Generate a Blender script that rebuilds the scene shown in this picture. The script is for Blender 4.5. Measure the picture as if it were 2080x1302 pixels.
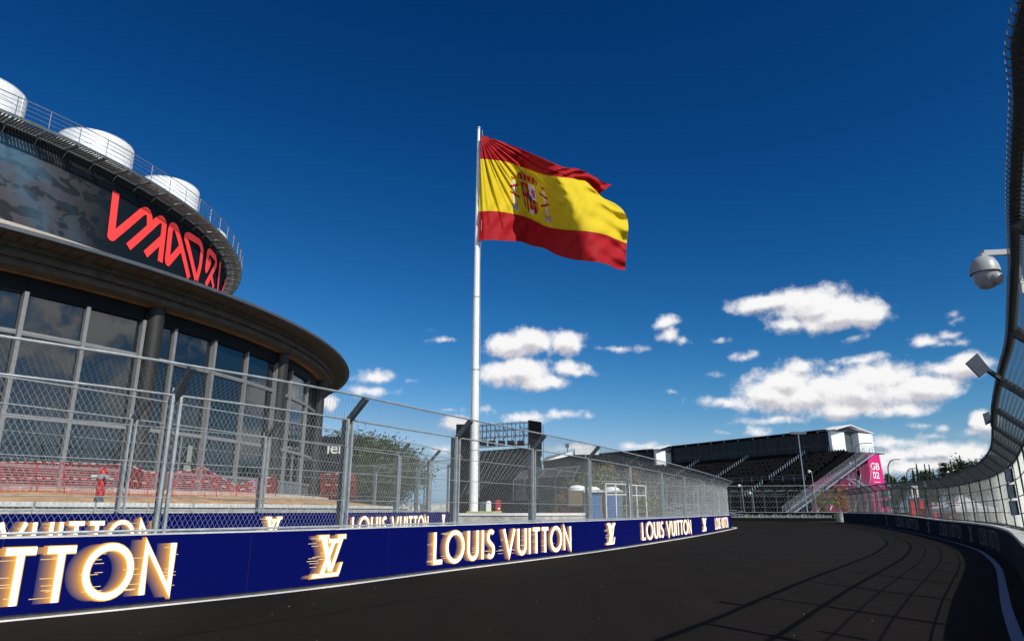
import bpy, bmesh, math, random
from mathutils import Vector, Matrix
from math import sin, cos, pi, radians as rad, atan2, degrees, hypot
C = bpy.context.scene
for o in list(bpy.data.objects): bpy.data.objects.remove(o)
random.seed(7)
COL = C.collection

# ------------------------------------------------------------------ camera
FPX, PITCH, EYE = 1400.0, rad(15.4), 1.5
cd = bpy.data.cameras.new('camera'); cam = bpy.data.objects.new('camera', cd); COL.objects.link(cam)
cd.sensor_width = 36; cd.lens = 36 * FPX / 2080; cd.clip_start = .1; cd.clip_end = 6000
cam.location = (0, 0, EYE); cam.rotation_euler = (rad(90) + PITCH, 0, 0)
C.camera = cam
C.render.resolution_x, C.render.resolution_y = 1024, 640
C.view_settings.view_transform = 'Standard'; C.view_settings.look = 'None'
C.view_settings.exposure = 0.0; C.view_settings.gamma = 1

def ray(u, v):
    x = (u - 1040) / FPX; y = (651 - v) / FPX
    return Vector((x, cos(PITCH) - y * sin(PITCH), sin(PITCH) + y * cos(PITCH)))
def at(u, v, Y):
    d = ray(u, v); return d * (Y / d.y) + Vector((0, 0, EYE))
def atz(u, v, z):
    d = ray(u, v); return d * ((z - EYE) / d.z) + Vector((0, 0, EYE))
def cyl(u, v, R, c):
    d = ray(u, v); a = d.x**2 + d.y**2; b = -(d.x*c[0] + d.y*c[1]); k = c[0]**2 + c[1]**2 - R*R
    D = max(b*b - a*k, 0); t = (-b - math.sqrt(D)) / a
    return d * t + Vector((0, 0, EYE))
def azel(u, v):
    d = ray(u, v).normalized(); return atan2(d.x, d.y), math.asin(d.z)

# ------------------------------------------------------------------ sun + sky
SUN_AZ, SUN_EL = rad(138), rad(39.5)       # azimuth from +Y towards +X
sd = bpy.data.lights.new('sun', 'SUN'); sun = bpy.data.objects.new('sun', sd); COL.objects.link(sun)
sd.energy = 4.3; sd.angle = rad(.53); sd.color = (1, .985, .89)
sv = Vector((sin(SUN_AZ)*cos(SUN_EL), cos(SUN_AZ)*cos(SUN_EL), sin(SUN_EL)))
sun.rotation_euler = (-sv).to_track_quat('-Z', 'Y').to_euler(); sun.location = (30, -30, 60)

W = bpy.data.worlds.new('World'); C.world = W; W.use_nodes = True
nt = W.node_tree; nt.nodes.clear()
class NB:                                 # tiny node expression builder
    def __init__(s, nt): s.nt = nt
    def n(s, t, **k):
        x = s.nt.nodes.new(t)
        for a, b in k.items(): setattr(x, a, b)
        return x
    def put(s, sock, val):
        if hasattr(val, 'is_output'): s.nt.links.new(val, sock)
        else: sock.default_value = val
    def m(s, op, a, b=0.0, c=None, clamp=False):
        x = s.n('ShaderNodeMath', operation=op, use_clamp=clamp); s.put(x.inputs[0], a); s.put(x.inputs[1], b)
        if c is not None: s.put(x.inputs[2], c)
        return x.outputs[0]
    def vm(s, op, a, b=None):
        x = s.n('ShaderNodeVectorMath', operation=op); s.put(x.inputs[0], a)
        if b is not None: s.put(x.inputs[1], b)
        return x.outputs['Value'] if op in ('LENGTH', 'DOT_PRODUCT') else x.outputs[0]
    def noise(s, vec, scale, detail=5, rough=.55, col=False, dist=0.0):
        x = s.n('ShaderNodeTexNoise'); s.put(x.inputs['Vector'], vec); x.inputs['Scale'].default_value = scale
        x.inputs['Detail'].default_value = detail; x.inputs['Roughness'].default_value = rough
        x.inputs['Distortion'].default_value = dist
        return x.outputs['Color' if col else 0]
    def ss(s, v, lo, hi, a=0.0, b=1.0):
        x = s.n('ShaderNodeMapRange', interpolation_type='SMOOTHSTEP'); s.put(x.inputs[0], v)
        for i, q in enumerate((lo, hi, a, b)): x.inputs[i+1].default_value = q
        return x.outputs[0]
    def mix(s, f, a, b, blend='MIX'):
        x = s.n('ShaderNodeMix', data_type='RGBA', blend_type=blend); s.put(x.inputs[0], f)
        s.put(x.inputs[6], a if hasattr(a, 'is_output') else (*a, 1)); s.put(x.inputs[7], b if hasattr(b, 'is_output') else (*b, 1))
        return x.outputs[2]

# cloud banks: (u, v, half width, half height) measured on the horizon view, turned into azimuth / elevation
CL = [(1560,618,95,24),(1640,612,95,36),(1655,628,130,34),(1700,645,120,36),(1600,658,52,22),(1750,640,58,38),
 (1480,812,80,15),(1560,800,90,40),(1600,775,90,40),(1625,745,55,22),(1650,800,110,52),(1740,795,150,52),(1720,830,110,26),(1780,768,110,42),(1830,830,110,16),(1880,790,105,36),
 (1960,742,75,32),(1910,750,60,20),(1760,728,62,12),(1690,748,28,10),(1580,850,80,10),
 (1040,700,75,26),(1085,692,62,30),(1152,695,48,28),(1030,758,62,36),(1060,752,72,36),(1090,775,70,20),(1150,745,40,20),(1175,752,42,13),
 (760,764,48,17),(748,790,58,13),(1352,655,32,18),(1358,680,30,18),(1250,709,36,9),(1515,728,28,12),(1500,722,20,8),
 (1735,690,32,9),(1872,693,34,14),(1905,700,35,8),(1928,680,22,8),(1948,697,28,7),(1955,638,14,6),(1958,652,12,5),
 (928,862,42,22),(985,832,22,9),(915,830,22,6),(1070,848,45,14),(1148,840,42,13),(1190,841,12,5),(895,915,34,10),
 (668,818,22,20),(882,668,13,6),(836,771,13,5),(1528,877,30,12),(1300,908,45,9),(1480,880,12,4),(1550,870,14,4),
 (1820,895,60,14),(1835,920,80,20),(1900,912,85,22),(1860,945,110,22),(1960,925,70,28),(1880,884,40,9),(1862,860,34,8),(1980,877,22,8),(1950,955,70,18),(1790,938,60,18),(1905,866,24,6),
 (1460,695,16,6),(1395,690,14,8),(1312,706,14,5),(1370,800,12,4),(1440,760,10,3),(905,690,24,4),(1160,912,60,12),(2010,860,40,30),
 (-150,700,120,40),(2230,760,120,60),(2300,600,140,40),(2350,860,160,50),(-200,860,160,30)]
def build_density(tile):
    """cloud density over one patch of sky (azimuth, elevation), or the scattered cumulus of the rest of the sky"""
    g = bpy.data.node_groups.new('cloud density', 'ShaderNodeTree')
    g.interface.new_socket('P', in_out='INPUT', socket_type='NodeSocketVector')
    g.interface.new_socket('Dir', in_out='INPUT', socket_type='NodeSocketVector')
    g.interface.new_socket('D', in_out='OUTPUT', socket_type='NodeSocketFloat')
    b = NB(g); gi = b.n('NodeGroupInput'); go = b.n('NodeGroupOutput')
    P = gi.outputs['P']
    if tile is None:
        sep = b.n('ShaderNodeSeparateXYZ'); b.put(sep.inputs[0], P)
        up = b.m('MULTIPLY', b.ss(sep.outputs[1], .02, .2), b.ss(sep.outputs[1], 1.0, .6))
        q = b.m('SUBTRACT', b.noise(b.vm('ADD', gi.outputs['Dir'], (3.1, 1.7, .4)), 7.5, 8, .66), .49)
        b.put(go.inputs[0], b.m('MULTIPLY', b.m('MULTIPLY', q, 5.0), up)); return g
    w = b.vm('SUBTRACT', b.noise(P, 14, 3, .6, True), (.5, .5, .5))
    P2 = b.vm('ADD', P, b.vm('MULTIPLY', w, (.042, .020, 0)))
    cur = None
    for (u, v, a, h) in CL:
        az, el = azel(u, v); az2, _ = azel(u + a, v); _, el2 = azel(u, v - h); ra, re = abs(az2-az), abs(el2-el)
        if az+ra*1.6+.02 < tile[0] or az-ra*1.6-.02 > tile[1]: continue
        d = b.vm('MULTIPLY', b.vm('SUBTRACT', P2, (az, el, 0)), (1/ra, 1/re, 0))
        L = b.m('MULTIPLY', b.m('SUBTRACT', b.vm('LENGTH', d), 1.0), min(1.0, re/.018))
        cur = L if cur is None else b.m('SMOOTH_MIN', cur, L, .22)
    base = b.m('MULTIPLY', cur, -1.0)
    bil = b.m('SUBTRACT', b.noise(P, 30, 9, .66), .5)
    vor = b.n('ShaderNodeTexVoronoi', feature='SMOOTH_F1'); b.put(vor.inputs['Vector'], P2); vor.inputs['Scale'].default_value = 46
    puff = b.m('SUBTRACT', .38, vor.outputs['Distance'])
    b.put(go.inputs[0], b.m('ADD', base, b.m('MULTIPLY_ADD', bil, 1.35, b.m('MULTIPLY', puff, .25)))); return g
b = NB(nt)
tc = b.n('ShaderNodeTexCoord'); dr = tc.outputs['Generated']
sp = b.n('ShaderNodeSeparateXYZ'); b.put(sp.inputs[0], dr)
az = b.m('ARCTAN2', sp.outputs[0], sp.outputs[1]); el = b.m('ARCSINE', sp.outputs[2])
cx = b.n('ShaderNodeCombineXYZ'); b.put(cx.inputs[0], az); b.put(cx.inputs[1], el)
sky = b.n('ShaderNodeTexSky', sky_type='NISHITA', sun_disc=False, sun_elevation=SUN_EL, sun_rotation=SUN_AZ,
          altitude=650, air_density=1.0, dust_density=.25, ozone_density=3.2)
SKY = .075
s3 = b.n('ShaderNodeSeparateColor'); b.put(s3.inputs[0], b.mix(1.0, sky.outputs[0], (SKY, SKY, SKY), 'MULTIPLY'))
c3 = b.n('ShaderNodeCombineColor')        # deepen the blue as a polarising filter does
for i, (k0, x0, g0) in enumerate(((.144, .231, 3.1), (.356, .347, 1.75), (.638, .485, 1.45))):
    ch = b.m('MULTIPLY', b.m('POWER', b.m('MULTIPLY', s3.outputs[i], 1/x0), g0), k0)
    lim = (.50, .95, 1.5)[i]                # soft shoulder so the horizon stays pale blue
    chans = globals().setdefault('chans', []); chans.append(b.m('MULTIPLY', b.m('TANH', b.m('MULTIPLY', ch, 1/lim)), lim))
Gc = b.m('MINIMUM', chans[1], b.m('MULTIPLY', chans[2], .74)); Rc = b.m('MINIMUM', chans[0], b.m('MULTIPLY', Gc, .62))
b.put(c3.inputs[0], Rc); b.put(c3.inputs[1], Gc); b.put(c3.inputs[2], chans[2])
skyc = c3.outputs[0]
def bgnode(col):
    x = b.n('ShaderNodeBackground'); b.put(x.inputs[0], col); x.inputs[1].default_value = 1.0; return x.outputs[0]
def cloudbg(tile):
    dg = build_density(tile)
    def dens(P, Dv):
        x = b.n('ShaderNodeGroup'); x.node_tree = dg; b.put(x.inputs['P'], P); b.put(x.inputs['Dir'], Dv); return x.outputs[0]
    D1 = dens(cx.outputs[0], dr); D2 = dens(b.vm('ADD', cx.outputs[0], (.004, .011, 0)), b.vm('ADD', dr, (0, 0, .03)))
    alpha = b.ss(D1, -.10, .50)
    lit = b.ss(b.m('ADD', b.m('SUBTRACT', D1, D2), b.m('MULTIPLY', b.ss(D1, 1.0, .1), .12)), -.42, .26)
    return bgnode(b.mix(alpha, skyc, b.mix(lit, (.56, .55, .60), (.95, .94, .94))))
def inside(v, lo, hi): return b.m('MULTIPLY', b.m('GREATER_THAN', v, lo), b.m('LESS_THAN', v, hi))
def mixsh(f, a, c):
    x = b.n('ShaderNodeMixShader'); b.put(x.inputs[0], f); b.put(x.inputs[1], a); b.put(x.inputs[2], c); return x.outputs[0]
band = inside(el, -.01, .34)
front = b.m('LESS_THAN', b.m('ABSOLUTE', az), 1.05)
cur_ = mixsh(front, cloudbg(None), bgnode(skyc))
for lo_, hi_ in ((-.75, -.10), (-.10, .075), (.075, .235), (.235, .345), (.345, .47), (.47, .80)):
    cur_ = mixsh(b.m('MULTIPLY', band, inside(az, lo_, hi_)), cur_, cloudbg((lo_, hi_)))
wo = b.n('ShaderNodeOutputWorld'); nt.links.new(cur_, wo.inputs[0])
W.cycles.sampling_method = 'MANUAL'; W.cycles.sample_map_resolution = 512

# ------------------------------------------------------------------ materials
def mat(name, col, rough=.6, metal=0., var=0., vscale=3., emit=None, es=0., spec=.5, bump=0., bscale=30., trans=0.):
    m = bpy.data.materials.new(name); m.use_nodes = True; n = m.node_tree; p = n.nodes['Principled BSDF']
    p.inputs['Base Color'].default_value = (*col, 1); p.inputs['Roughness'].default_value = rough
    p.inputs['Metallic'].default_value = metal; p.inputs['Specular IOR Level'].default_value = spec
    q = NB(n)
    if var or bump:
        t = q.n('ShaderNodeTexCoord'); o = t.outputs['Object']
    if var:
        f = q.noise(o, vscale, 6, .6)
        a = tuple(max(0, c*(1-var)) for c in col); c2 = tuple(min(1, c*(1+var)) for c in col)
        q.put(p.inputs['Base Color'], q.mix(q.ss(f, .3, .7), a, c2))
    if bump:
        bn = q.n('ShaderNodeBump'); bn.inputs['Strength'].default_value = bump; bn.inputs['Distance'].default_value = .02
        q.put(bn.inputs['Height'], q.noise(o, bscale, 4, .6)); q.put(p.inputs['Normal'], bn.outputs[0])
    if emit: p.inputs['Emission Color'].default_value = (*emit, 1); p.inputs['Emission Strength'].default_value = es
    return m
M = {}
M['steel'] = mat('galvanised steel', (.40, .43, .45), .45, .35, .2, 6)
M['steel_dark'] = mat('weathered steel', (.10, .12, .13), .5, .4, .3, 5)
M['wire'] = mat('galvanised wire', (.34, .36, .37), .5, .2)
M['wire_shaded'] = mat('shade-tinted wire', (.085, .09, .09), .4, .5)  # galvanised wire with the right fence's backlit shade put into its colour
M['steel_black'] = mat('shade-tinted steel', (.032, .038, .045), .5, .3, .3, 5)  # right fence steel, its shaded side darkened in the base colour
M['concrete'] = mat('concrete', (.46, .44, .40), .85, 0, .3, 2.5, bump=.3, bscale=25)
M['coping'] = mat('pale concrete coping', (.62, .62, .60), .8, 0, .2, 3)
M['led'] = mat('led screen', (.001, .001, .004), .6, spec=.02, emit=(.0014, .0042, .105), es=1.0)
M['text'] = mat('lit lettering', (.8, .8, .8), .5, emit=(1, .94, .80), es=1.12)
M['halo'] = mat('lit halo', (.1, .05, .0), .6, emit=(1, .62, .12), es=1.0)
TR = []
for k in range(16):
    f = (k/15.0)**.6; a = (.95, .42, .02); z = (.006, .007, .10)
    TR.append(mat('lit trail', (.01, .01, .02), .6, emit=tuple(a[i]*(1-f)+z[i]*f for i in range(3)), es=1.0))
M['streak'] = mat('lit streak', (.1, .05, .02), .6, emit=(1, .72, .30), es=1.0)
M['board_dark'] = mat('dark printed board', (.008, .009, .016), .8, 0, .2, 2, spec=.1)
M['board_black'] = mat('black printed board', (.006, .007, .007), .8, spec=.1)
M['text_grey'] = mat('grey lettering', (.16, .16, .18), .5)
M['text_pale'] = mat('pale lettering', (.42, .45, .50), .5)
M['chevron'] = mat('olive chevron', (.12, .14, .01), .5)
M['white'] = mat('white paint', (.80, .80, .78), .45, 0, .06, 2)
M['tank'] = mat('painted metal tank', (.84, .85, .86), .35, .05, .08, 1.2)
M['pole'] = mat('white pole paint', (.88, .88, .86), .35, 0, .05, 1)
M['black'] = mat('black cloth', (.0045, .0045, .005), .95, spec=.03)
M['seat'] = mat('black plastic', (.005, .005, .006), .8, spec=.2)
M['alu'] = mat('aluminium', (.42, .45, .50), .38, .8, .15, 4)
M['frame'] = mat('grey window frame', (.22, .22, .23), .45, .1, .08, 3)
M['dark_frame'] = mat('dark window head', (.010, .012, .015), .6, spec=.1)
M['column'] = mat('dark column', (.016, .015, .015), .6, 0, .2, 2)
M['beam'] = mat('cast concrete ring', (.072, .060, .046), .8, 0, .3, 2.5)
M['soffit'] = mat('brown boarding', (.24, .135, .065), .7, 0, .25, 1.5)
M['plank'] = mat('grey boarding', (.065, .054, .042), .7, 0, .2, 2)
M['rim'] = mat('metal roof edge', (.075, .085, .10), .5, .3, .15, 2)
M['roof'] = mat('pale roof sheet', (.46, .41, .33), .6, 0, .3, 2)
M['grate'] = mat('metal grating', (.10, .098, .09), .6, .3)
M['red'] = mat('red paint', (.42, .010, .014), .5)
M['coral'] = mat('coral red lettering', (.95, .048, .045), .5, emit=(1, .05, .05), es=.12)
M['magenta'] = mat('magenta banner', (.62, .003, .17), .6, 0, .12, .3)
M['magenta_dim'] = mat('magenta cloth', (.13, .003, .04), .7, 0, .25, .5)
M['sand'] = mat('ochre sand', (.46, .27, .13), .95, 0, .3, 2, bump=.6, bscale=14)
M['gravel'] = mat('grey gravel', (.22, .21, .19), .95, 0, .35, 3, bump=.6, bscale=14)
M['net'] = mat('orange red netting', (.62, .035, .03), .6)
M['tape_white'] = mat('white tape', (.5, .47, .46), .5)
M['blue_door'] = mat('blue plastic', (.07, .16, .36), .4, 0, .1, 3)
M['brown_wall'] = mat('brown plastic', (.16, .13, .07), .6, 0, .1, 3)
M['grey_box'] = mat('grey enclosure', (.045, .06, .085), .5, spec=.2)
M['cctv'] = mat('camera housing', (.36, .37, .39), .4)
M['leaf_pine'] = mat('pine needles', (.065, .105, .018), .7, 0, .5, 2.5)
M['leaf_olive'] = mat('olive leaves', (.20, .22, .07), .7, 0, .5, 3)
M['leaf_brown'] = mat('dry leaves', (.26, .17, .08), .7, 0, .5, 3)
M['leaf_dark'] = mat('cypress leaves', (.030, .048, .022), .8, 0, .4, 3)
M['leaf_orange'] = mat('autumn leaves', (.42, .20, .03), .7, 0, .4, 3)
M['bark'] = mat('bark', (.10, .07, .05), .9, 0, .3, 5)
M['tent'] = mat('white tent cloth', (.82, .83, .85), .6)
M['pink'] = mat('pink barrier', (.62, .03, .10), .5)
M['yellow'] = mat('yellow edge', (.55, .55, .12), .6)
M['notice'] = mat('faded notice', (.22, .26, .22), .6)
M['joint'] = mat('panel joint', (.004, .004, .02), .6)
M['rope'] = mat('rope', (.5, .5, .5), .8)

def glass_mat(name, tint, rough=.02):
    m = mat(name, tint, rough, spec=.5); m.node_tree.nodes['Principled BSDF'].inputs['IOR'].default_value = 1.85; return m
M['glass'] = glass_mat('dark window glass', (.006, .009, .011))
M['glass_blue'] = glass_mat('blue tinted glass', (.003, .006, .014), .12); M['glass_blue'].node_tree.nodes['Principled BSDF'].inputs['IOR'].default_value = 1.25
M['roof_dark'] = mat('dark roof sheet', (.022, .026, .032), .7, spec=.1)
# the window glass: clearer in places so a dim room reads behind; slight waviness in the reflection
q = NB(M['glass'].node_tree); p = M['glass'].node_tree.nodes['Principled BSDF']
t = q.n('ShaderNodeTexCoord'); bn = q.n('ShaderNodeBump'); bn.inputs['Strength'].default_value = .05; bn.inputs['Distance'].default_value = .1
q.put(bn.inputs['Height'], q.noise(t.outputs['Object'], .5, 2)); q.put(p.inputs['Normal'], bn.outputs[0])

def asphalt():
    m = mat('asphalt', (.02, .02, .02), .95, spec=.07); n = m.node_tree; p = n.nodes['Principled BSDF']; q = NB(n)
    t = q.n('ShaderNodeTexCoord'); o = t.outputs['Object']
    fine = q.noise(o, 95, 3, .7); mid = q.noise(o, 4.0, 5, .6); big = q.noise(o, .25, 4, .6)
    # long smears along the lap direction
    mp = q.n('ShaderNodeMapping'); q.put(mp.inputs[0], o); mp.inputs['Rotation'].default_value = (0, 0, rad(34)); mp.inputs['Scale'].default_value = (1.1, .05, 1)
    sm = q.noise(mp.outputs[0], 1.2, 6, .65)
    f = q.m('ADD', q.m('MULTIPLY', fine, .75), q.m('ADD', q.m('MULTIPLY', mid, .15), q.m('ADD', q.m('MULTIPLY', big, .15), q.m('MULTIPLY', sm, .35))))
    q.put(p.inputs['Base Color'], q.mix(q.ss(f, .42, .98), (.0078, .0062, .0050), (.0180, .0145, .0118)))
    bn = q.n('ShaderNodeBump'); bn.inputs['Strength'].default_value = .5; bn.inputs['Distance'].default_value = .004
    q.put(bn.inputs['Height'], fine); q.put(p.inputs['Normal'], bn.outputs[0]); return m
M['asphalt'] = asphalt()
def banner_mat():
    m = mat('printed banner', (.02, .03, .04), .7, spec=.04); n = m.node_tree; p = n.nodes['Principled BSDF']; q = NB(n)
    t = q.n('ShaderNodeTexCoord'); uv = t.outputs['UV']
    s = q.n('ShaderNodeSeparateXYZ'); q.put(s.inputs[0], uv)
    # repeating pale swirls that thin out towards the lettering (u grows towards it)
    mp_ = q.n('ShaderNodeMapping'); q.put(mp_.inputs[0], uv); mp_.inputs['Scale'].default_value = (1.0, 1.5, 1)
    f1 = q.noise(mp_.outputs[0], 1.25, 1.5, .5, dist=1.1)
    row = q.m('SINE', q.m('ADD', q.m('MULTIPLY', s.outputs[1], 8.4), q.m('MULTIPLY', s.outputs[0], .5)))
    v = q.n('ShaderNodeTexVoronoi', feature='F1'); q.put(v.inputs['Vector'], mp_.outputs[0]); v.inputs['Scale'].default_value = 1.5; v.inputs['Randomness'].default_value = .6
    pat = q.m('MULTIPLY', q.ss(q.m('ADD', f1, q.m('MULTIPLY', row, .10)), .44, .50), q.ss(v.outputs['Distance'], .15, .24))
    fade = q.ss(s.outputs[0], 13.6, 8.0)
    c = q.mix(q.m('MULTIPLY', pat, q.m('MULTIPLY', fade, .75)), (.0065, .0125, .019), (.105, .092, .108))
    c = q.mix(q.m('MULTIPLY', fade, .45), c, (.05, .047, .055))
    dd = q.m('ABSOLUTE', q.m('SUBTRACT', q.m('ADD', s.outputs[0], q.m('MULTIPLY', s.outputs[1], .9)), 12.0))
    blue = q.m('MULTIPLY', q.ss(dd, 1.6, .2), q.m('MULTIPLY', q.ss(q.noise(uv, .7, 3), .3, .6), fade))
    c = q.mix(q.m('MULTIPLY', blue, .8), c, (.06, .14, .22))
    q.put(p.inputs['Base Color'], c); return m
M['banner'] = banner_mat()

# ------------------------------------------------------------------ mesh helpers
class MB:
    def __init__(s): s.v = []; s.f = []
    def quad(s, a, b_, c, d): i = len(s.v); s.v += [tuple(a), tuple(b_), tuple(c), tuple(d)]; s.f.append((i, i+1, i+2, i+3)); return s
    def poly(s, pts): i = len(s.v); s.v += [tuple(p) for p in pts]; s.f.append(tuple(range(i, i+len(pts)))); return s
    def box8(s, P):                      # P: 4 bottom + 4 top corners
        i = len(s.v); s.v += [tuple(p) for p in P]
        s.f += [(i+3, i+2, i+1, i), (i+4, i+5, i+6, i+7)] + [(i+k, i+(k+1) % 4, i+4+(k+1) % 4, i+4+k) for k in range(4)]
        return s
    def box(s, c, size, rz=0, rx=0):
        c = Vector(c); R = Matrix.Rotation(rz, 3, 'Z') @ Matrix.Rotation(rx, 3, 'X'); a, b_, h = [k/2 for k in size]
        return s.box8([c + R @ Vector(q) for q in ((-a,-b_,-h),(a,-b_,-h),(a,b_,-h),(-a,b_,-h),(-a,-b_,h),(a,-b_,h),(a,b_,h),(-a,b_,h))])
    def bar(s, a, b_, w, h, up=Vector((0, 0, 1))):
        a = Vector(a); b_ = Vector(b_); d = (b_-a).normalized(); x = d.cross(up)
        x = x.normalized() if x.length > 1e-4 else Vector((1, 0, 0)); y = x.cross(d)
        return s.box8([a-x*w/2-y*h/2, a+x*w/2-y*h/2, a+x*w/2+y*h/2, a-x*w/2+y*h/2, b_-x*w/2-y*h/2, b_+x*w/2-y*h/2, b_+x*w/2+y*h/2, b_-x*w/2+y*h/2])
    def tube(s, pts, r, n=6, closed=False, cap=True):
        pts = [Vector(p) for p in pts]; N = len(pts); i0 = len(s.v)
        rr = r if isinstance(r, (list, tuple)) else [r]*N
        ref = Vector((0, 0, 1))
        for k, p in enumerate(pts):
            if closed: d = pts[(k+1) % N]-pts[k-1]
            else: d = pts[min(k+1, N-1)]-pts[max(k-1, 0)]
            d.normalize(); x = d.cross(ref)
            if x.length < .05: x = d.cross(Vector((0, 1, 0)))
            x.normalize(); y = x.cross(d)
            for j in range(n):
                a = 2*pi*j/n; q = p+(x*cos(a)+y*sin(a))*rr[k]; s.v.append((q.x, q.y, q.z))
        for k in range(N if closed else N-1):
            A = i0+k*n; B = i0+((k+1) % N)*n
            for j in range(n): s.f.append((A+j, A+(j+1) % n, B+(j+1) % n, B+j))
        if cap and not closed and n > 3: s.f.append(tuple(i0+j for j in range(n))[::-1]); s.f.append(tuple(i0+(N-1)*n+j for j in range(n)))
        return s
    def lathe(s, prof, c, n=24, axis=None):
        c = Vector(c); i0 = len(s.v); R = axis if axis else Matrix.Identity(3)
        for (r, z) in prof:
            for j in range(n): s.v.append(tuple(c+R @ Vector((r*cos(2*pi*j/n), r*sin(2*pi*j/n), z))))
        for k in range(len(prof)-1):
            for j in range(n): s.f.append((i0+k*n+j, i0+k*n+(j+1) % n, i0+(k+1)*n+(j+1) % n, i0+(k+1)*n+j))
        return s
    def build(s, name, m, parent=None, smooth=False):
        me = bpy.data.meshes.new(name); me.from_pydata(s.v, [], s.f); me.update()
        ms = m if isinstance(m, list) else [m]
        for x in ms: me.materials.append(x)
        if smooth:
            me.polygons.foreach_set('use_smooth', [True]*len(me.polygons))
            try: me.set_sharp_from_angle(angle=rad(35))
            except Exception: pass
        o = bpy.data.objects.new(name, me); COL.objects.link(o)
        if parent: o.parent = parent; o.matrix_parent_inverse = Matrix.Translation(-parent.location)
        return o
def tag(o, label, cat, group=None, kind=None):
    o['label'] = label; o['category'] = cat
    if group: o['group'] = group
    if kind: o['kind'] = kind
    return o
def thing(name, label, cat, loc=(0, 0, 0), group=None):
    o = bpy.data.objects.new(name, None); COL.objects.link(o); o.location = loc; o.empty_display_size = .3
    return tag(o, label, cat, group)
def struct(o): o['kind'] = 'structure'; return o

class Curve:                              # a smooth line on the ground, by arc length
    def __init__(s, P, step=.25):
        P = [Vector((p[0], p[1])) for p in P]; Q = [P[0]*2-P[1]]+P+[P[-1]*2-P[-2]]; s.p = []
        for i in range(1, len(Q)-2):
            a, b_, c, d = Q[i-1:i+3]; n = max(2, int((c-b_).length/step))
            for k in range(n):
                t = k/n; s.p.append(.5*((2*b_)+(c-a)*t+(2*a-5*b_+4*c-d)*t*t+(3*b_-a-3*c+d)*t**3))
        s.p.append(P[-1]); s.s = [0]
        for a, b_ in zip(s.p, s.p[1:]): s.s.append(s.s[-1]+(b_-a).length)
        s.L = s.s[-1]
    def idx(s, t):
        lo, hi = 0, len(s.s)-1
        while hi-lo > 1:
            m_ = (lo+hi)//2
            if s.s[m_] <= t: lo = m_
            else: hi = m_
        return lo
    def at(s, t):
        i = s.idx(t); d = s.s[i+1]-s.s[i]; return s.p[i].lerp(s.p[i+1], (t-s.s[i])/d if d else 0)
    def tan(s, t):
        return (s.at(min(t+.4, s.L))-s.at(max(t-.4, 0))).normalized()
    def off(s, t, o):                     # o > 0: to the right of the running direction
        d = s.tan(t); p = s.at(t); return Vector((p.x+d.y*o, p.y-d.x*o))
    def s_of_u(s, u, lo=0, hi=None):      # where the azimuth of picture column u (at ground level) meets the line
        hi = s.L if hi is None else hi; best = None; t = lo
        while t <= hi:
            p = s.at(t)
            if p.y > 1:
                X, Y, Z = p.x, p.y, .5-EYE
                dep = Y*cos(PITCH)+Z*sin(PITCH); uu = 1040+FPX*X/dep
                if best is None or abs(uu-u) < best[0]: best = (abs(uu-u), t)
            t += .05
        return best[1]
def V3(p, z): return Vector((p.x, p.y, z))
def ribbon(cv, o1, o2, z1, z2, s0, s1, step=.5, mb=None):
    mb = mb or MB(); n = max(1, int((s1-s0)/step)); prev = None
    for k in range(n+1):
        t = s0+(s1-s0)*k/n; a = V3(cv.off(t, o1), z1); c = V3(cv.off(t, o2), z2)
        if prev: mb.quad(prev[0], prev[1], c, a)
        prev = (a, c)
    return mb
def wallbox(cv, o1, o2, z1, z2, s0, s1, step=.5, mb=None):   # solid wall following the curve
    mb = mb or MB()
    ribbon(cv, o1, o1, z1, z2, s0, s1, step, mb); ribbon(cv, o2, o2, z2, z1, s0, s1, step, mb)
    ribbon(cv, o1, o2, z2, z2, s0, s1, step, mb)
    for t in (s0, s1): mb.quad(V3(cv.off(t, o1), z1), V3(cv.off(t, o2), z1), V3(cv.off(t, o2), z2), V3(cv.off(t, o1), z2))
    return mb

LEFT = Curve([(-30,-12),(-17,1.5),(-12.4,5.6),(-9.3,8.7),(-7.41,10.76),(-6.08,12.34),(-4.2,14.95),(-1.82,19.34),(3.53,28.9),(10.8,44),(17.6,59.3),(20.1,66),(20.3,71),(18.2,76),(14,80.5),(6,86)])
RIGHT = Curve([(-4,-14),(-.9,-4.5),(1.05,-.2),(2.32,2.44),(2.82,3.19),(3.67,4.45),(4.46,5.57),(5.33,6.84),(6.65,8.79),(7.95,10.85),(10.5,14.8),(13.2,18.85),(17.0,24.6),(20.3,30.0),(23.9,36.4),(28.6,46.2),(31.9,54.5),(34.4,62.3),(37.3,72.4),(41.5,86),(45,98)])
FAR = Curve([(8,112),(22,110),(34,108.2),(47,105.5),(60,101)])

# ------------------------------------------------------------------ ground, roads
def flat(name, pts, m):
    bm = bmesh.new(); vs = [bm.verts.new(p) for p in pts]; f = bm.faces.new(vs); bmesh.ops.triangulate(bm, faces=[f])
    me = bpy.data.meshes.new(name); bm.to_mesh(me); bm.free(); me.materials.append(m); o = bpy.data.objects.new(name, me); COL.objects.link(o)
    for f_ in me.polygons:
        if f_.normal.z < 0: f_.flip()
    return struct(o)
g = MB(); g.quad((-900,-900,-.56),(900,-900,-.56),(900,1500,-.56),(-900,1500,-.56)); struct(g.build('ground', M['gravel']))
flat('infield_ground', [Vector((-900,-900,-.02)), Vector((-40,-900,-.02))]+[V3(LEFT.at(LEFT.L*k/90), -.02) for k in range(90)]+[Vector((6,104,-.02)), Vector((60,100,-.02)), Vector((900,100,-.02)), Vector((900,1500,-.02)), Vector((-900,1500,-.02))], M['gravel'])
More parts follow.
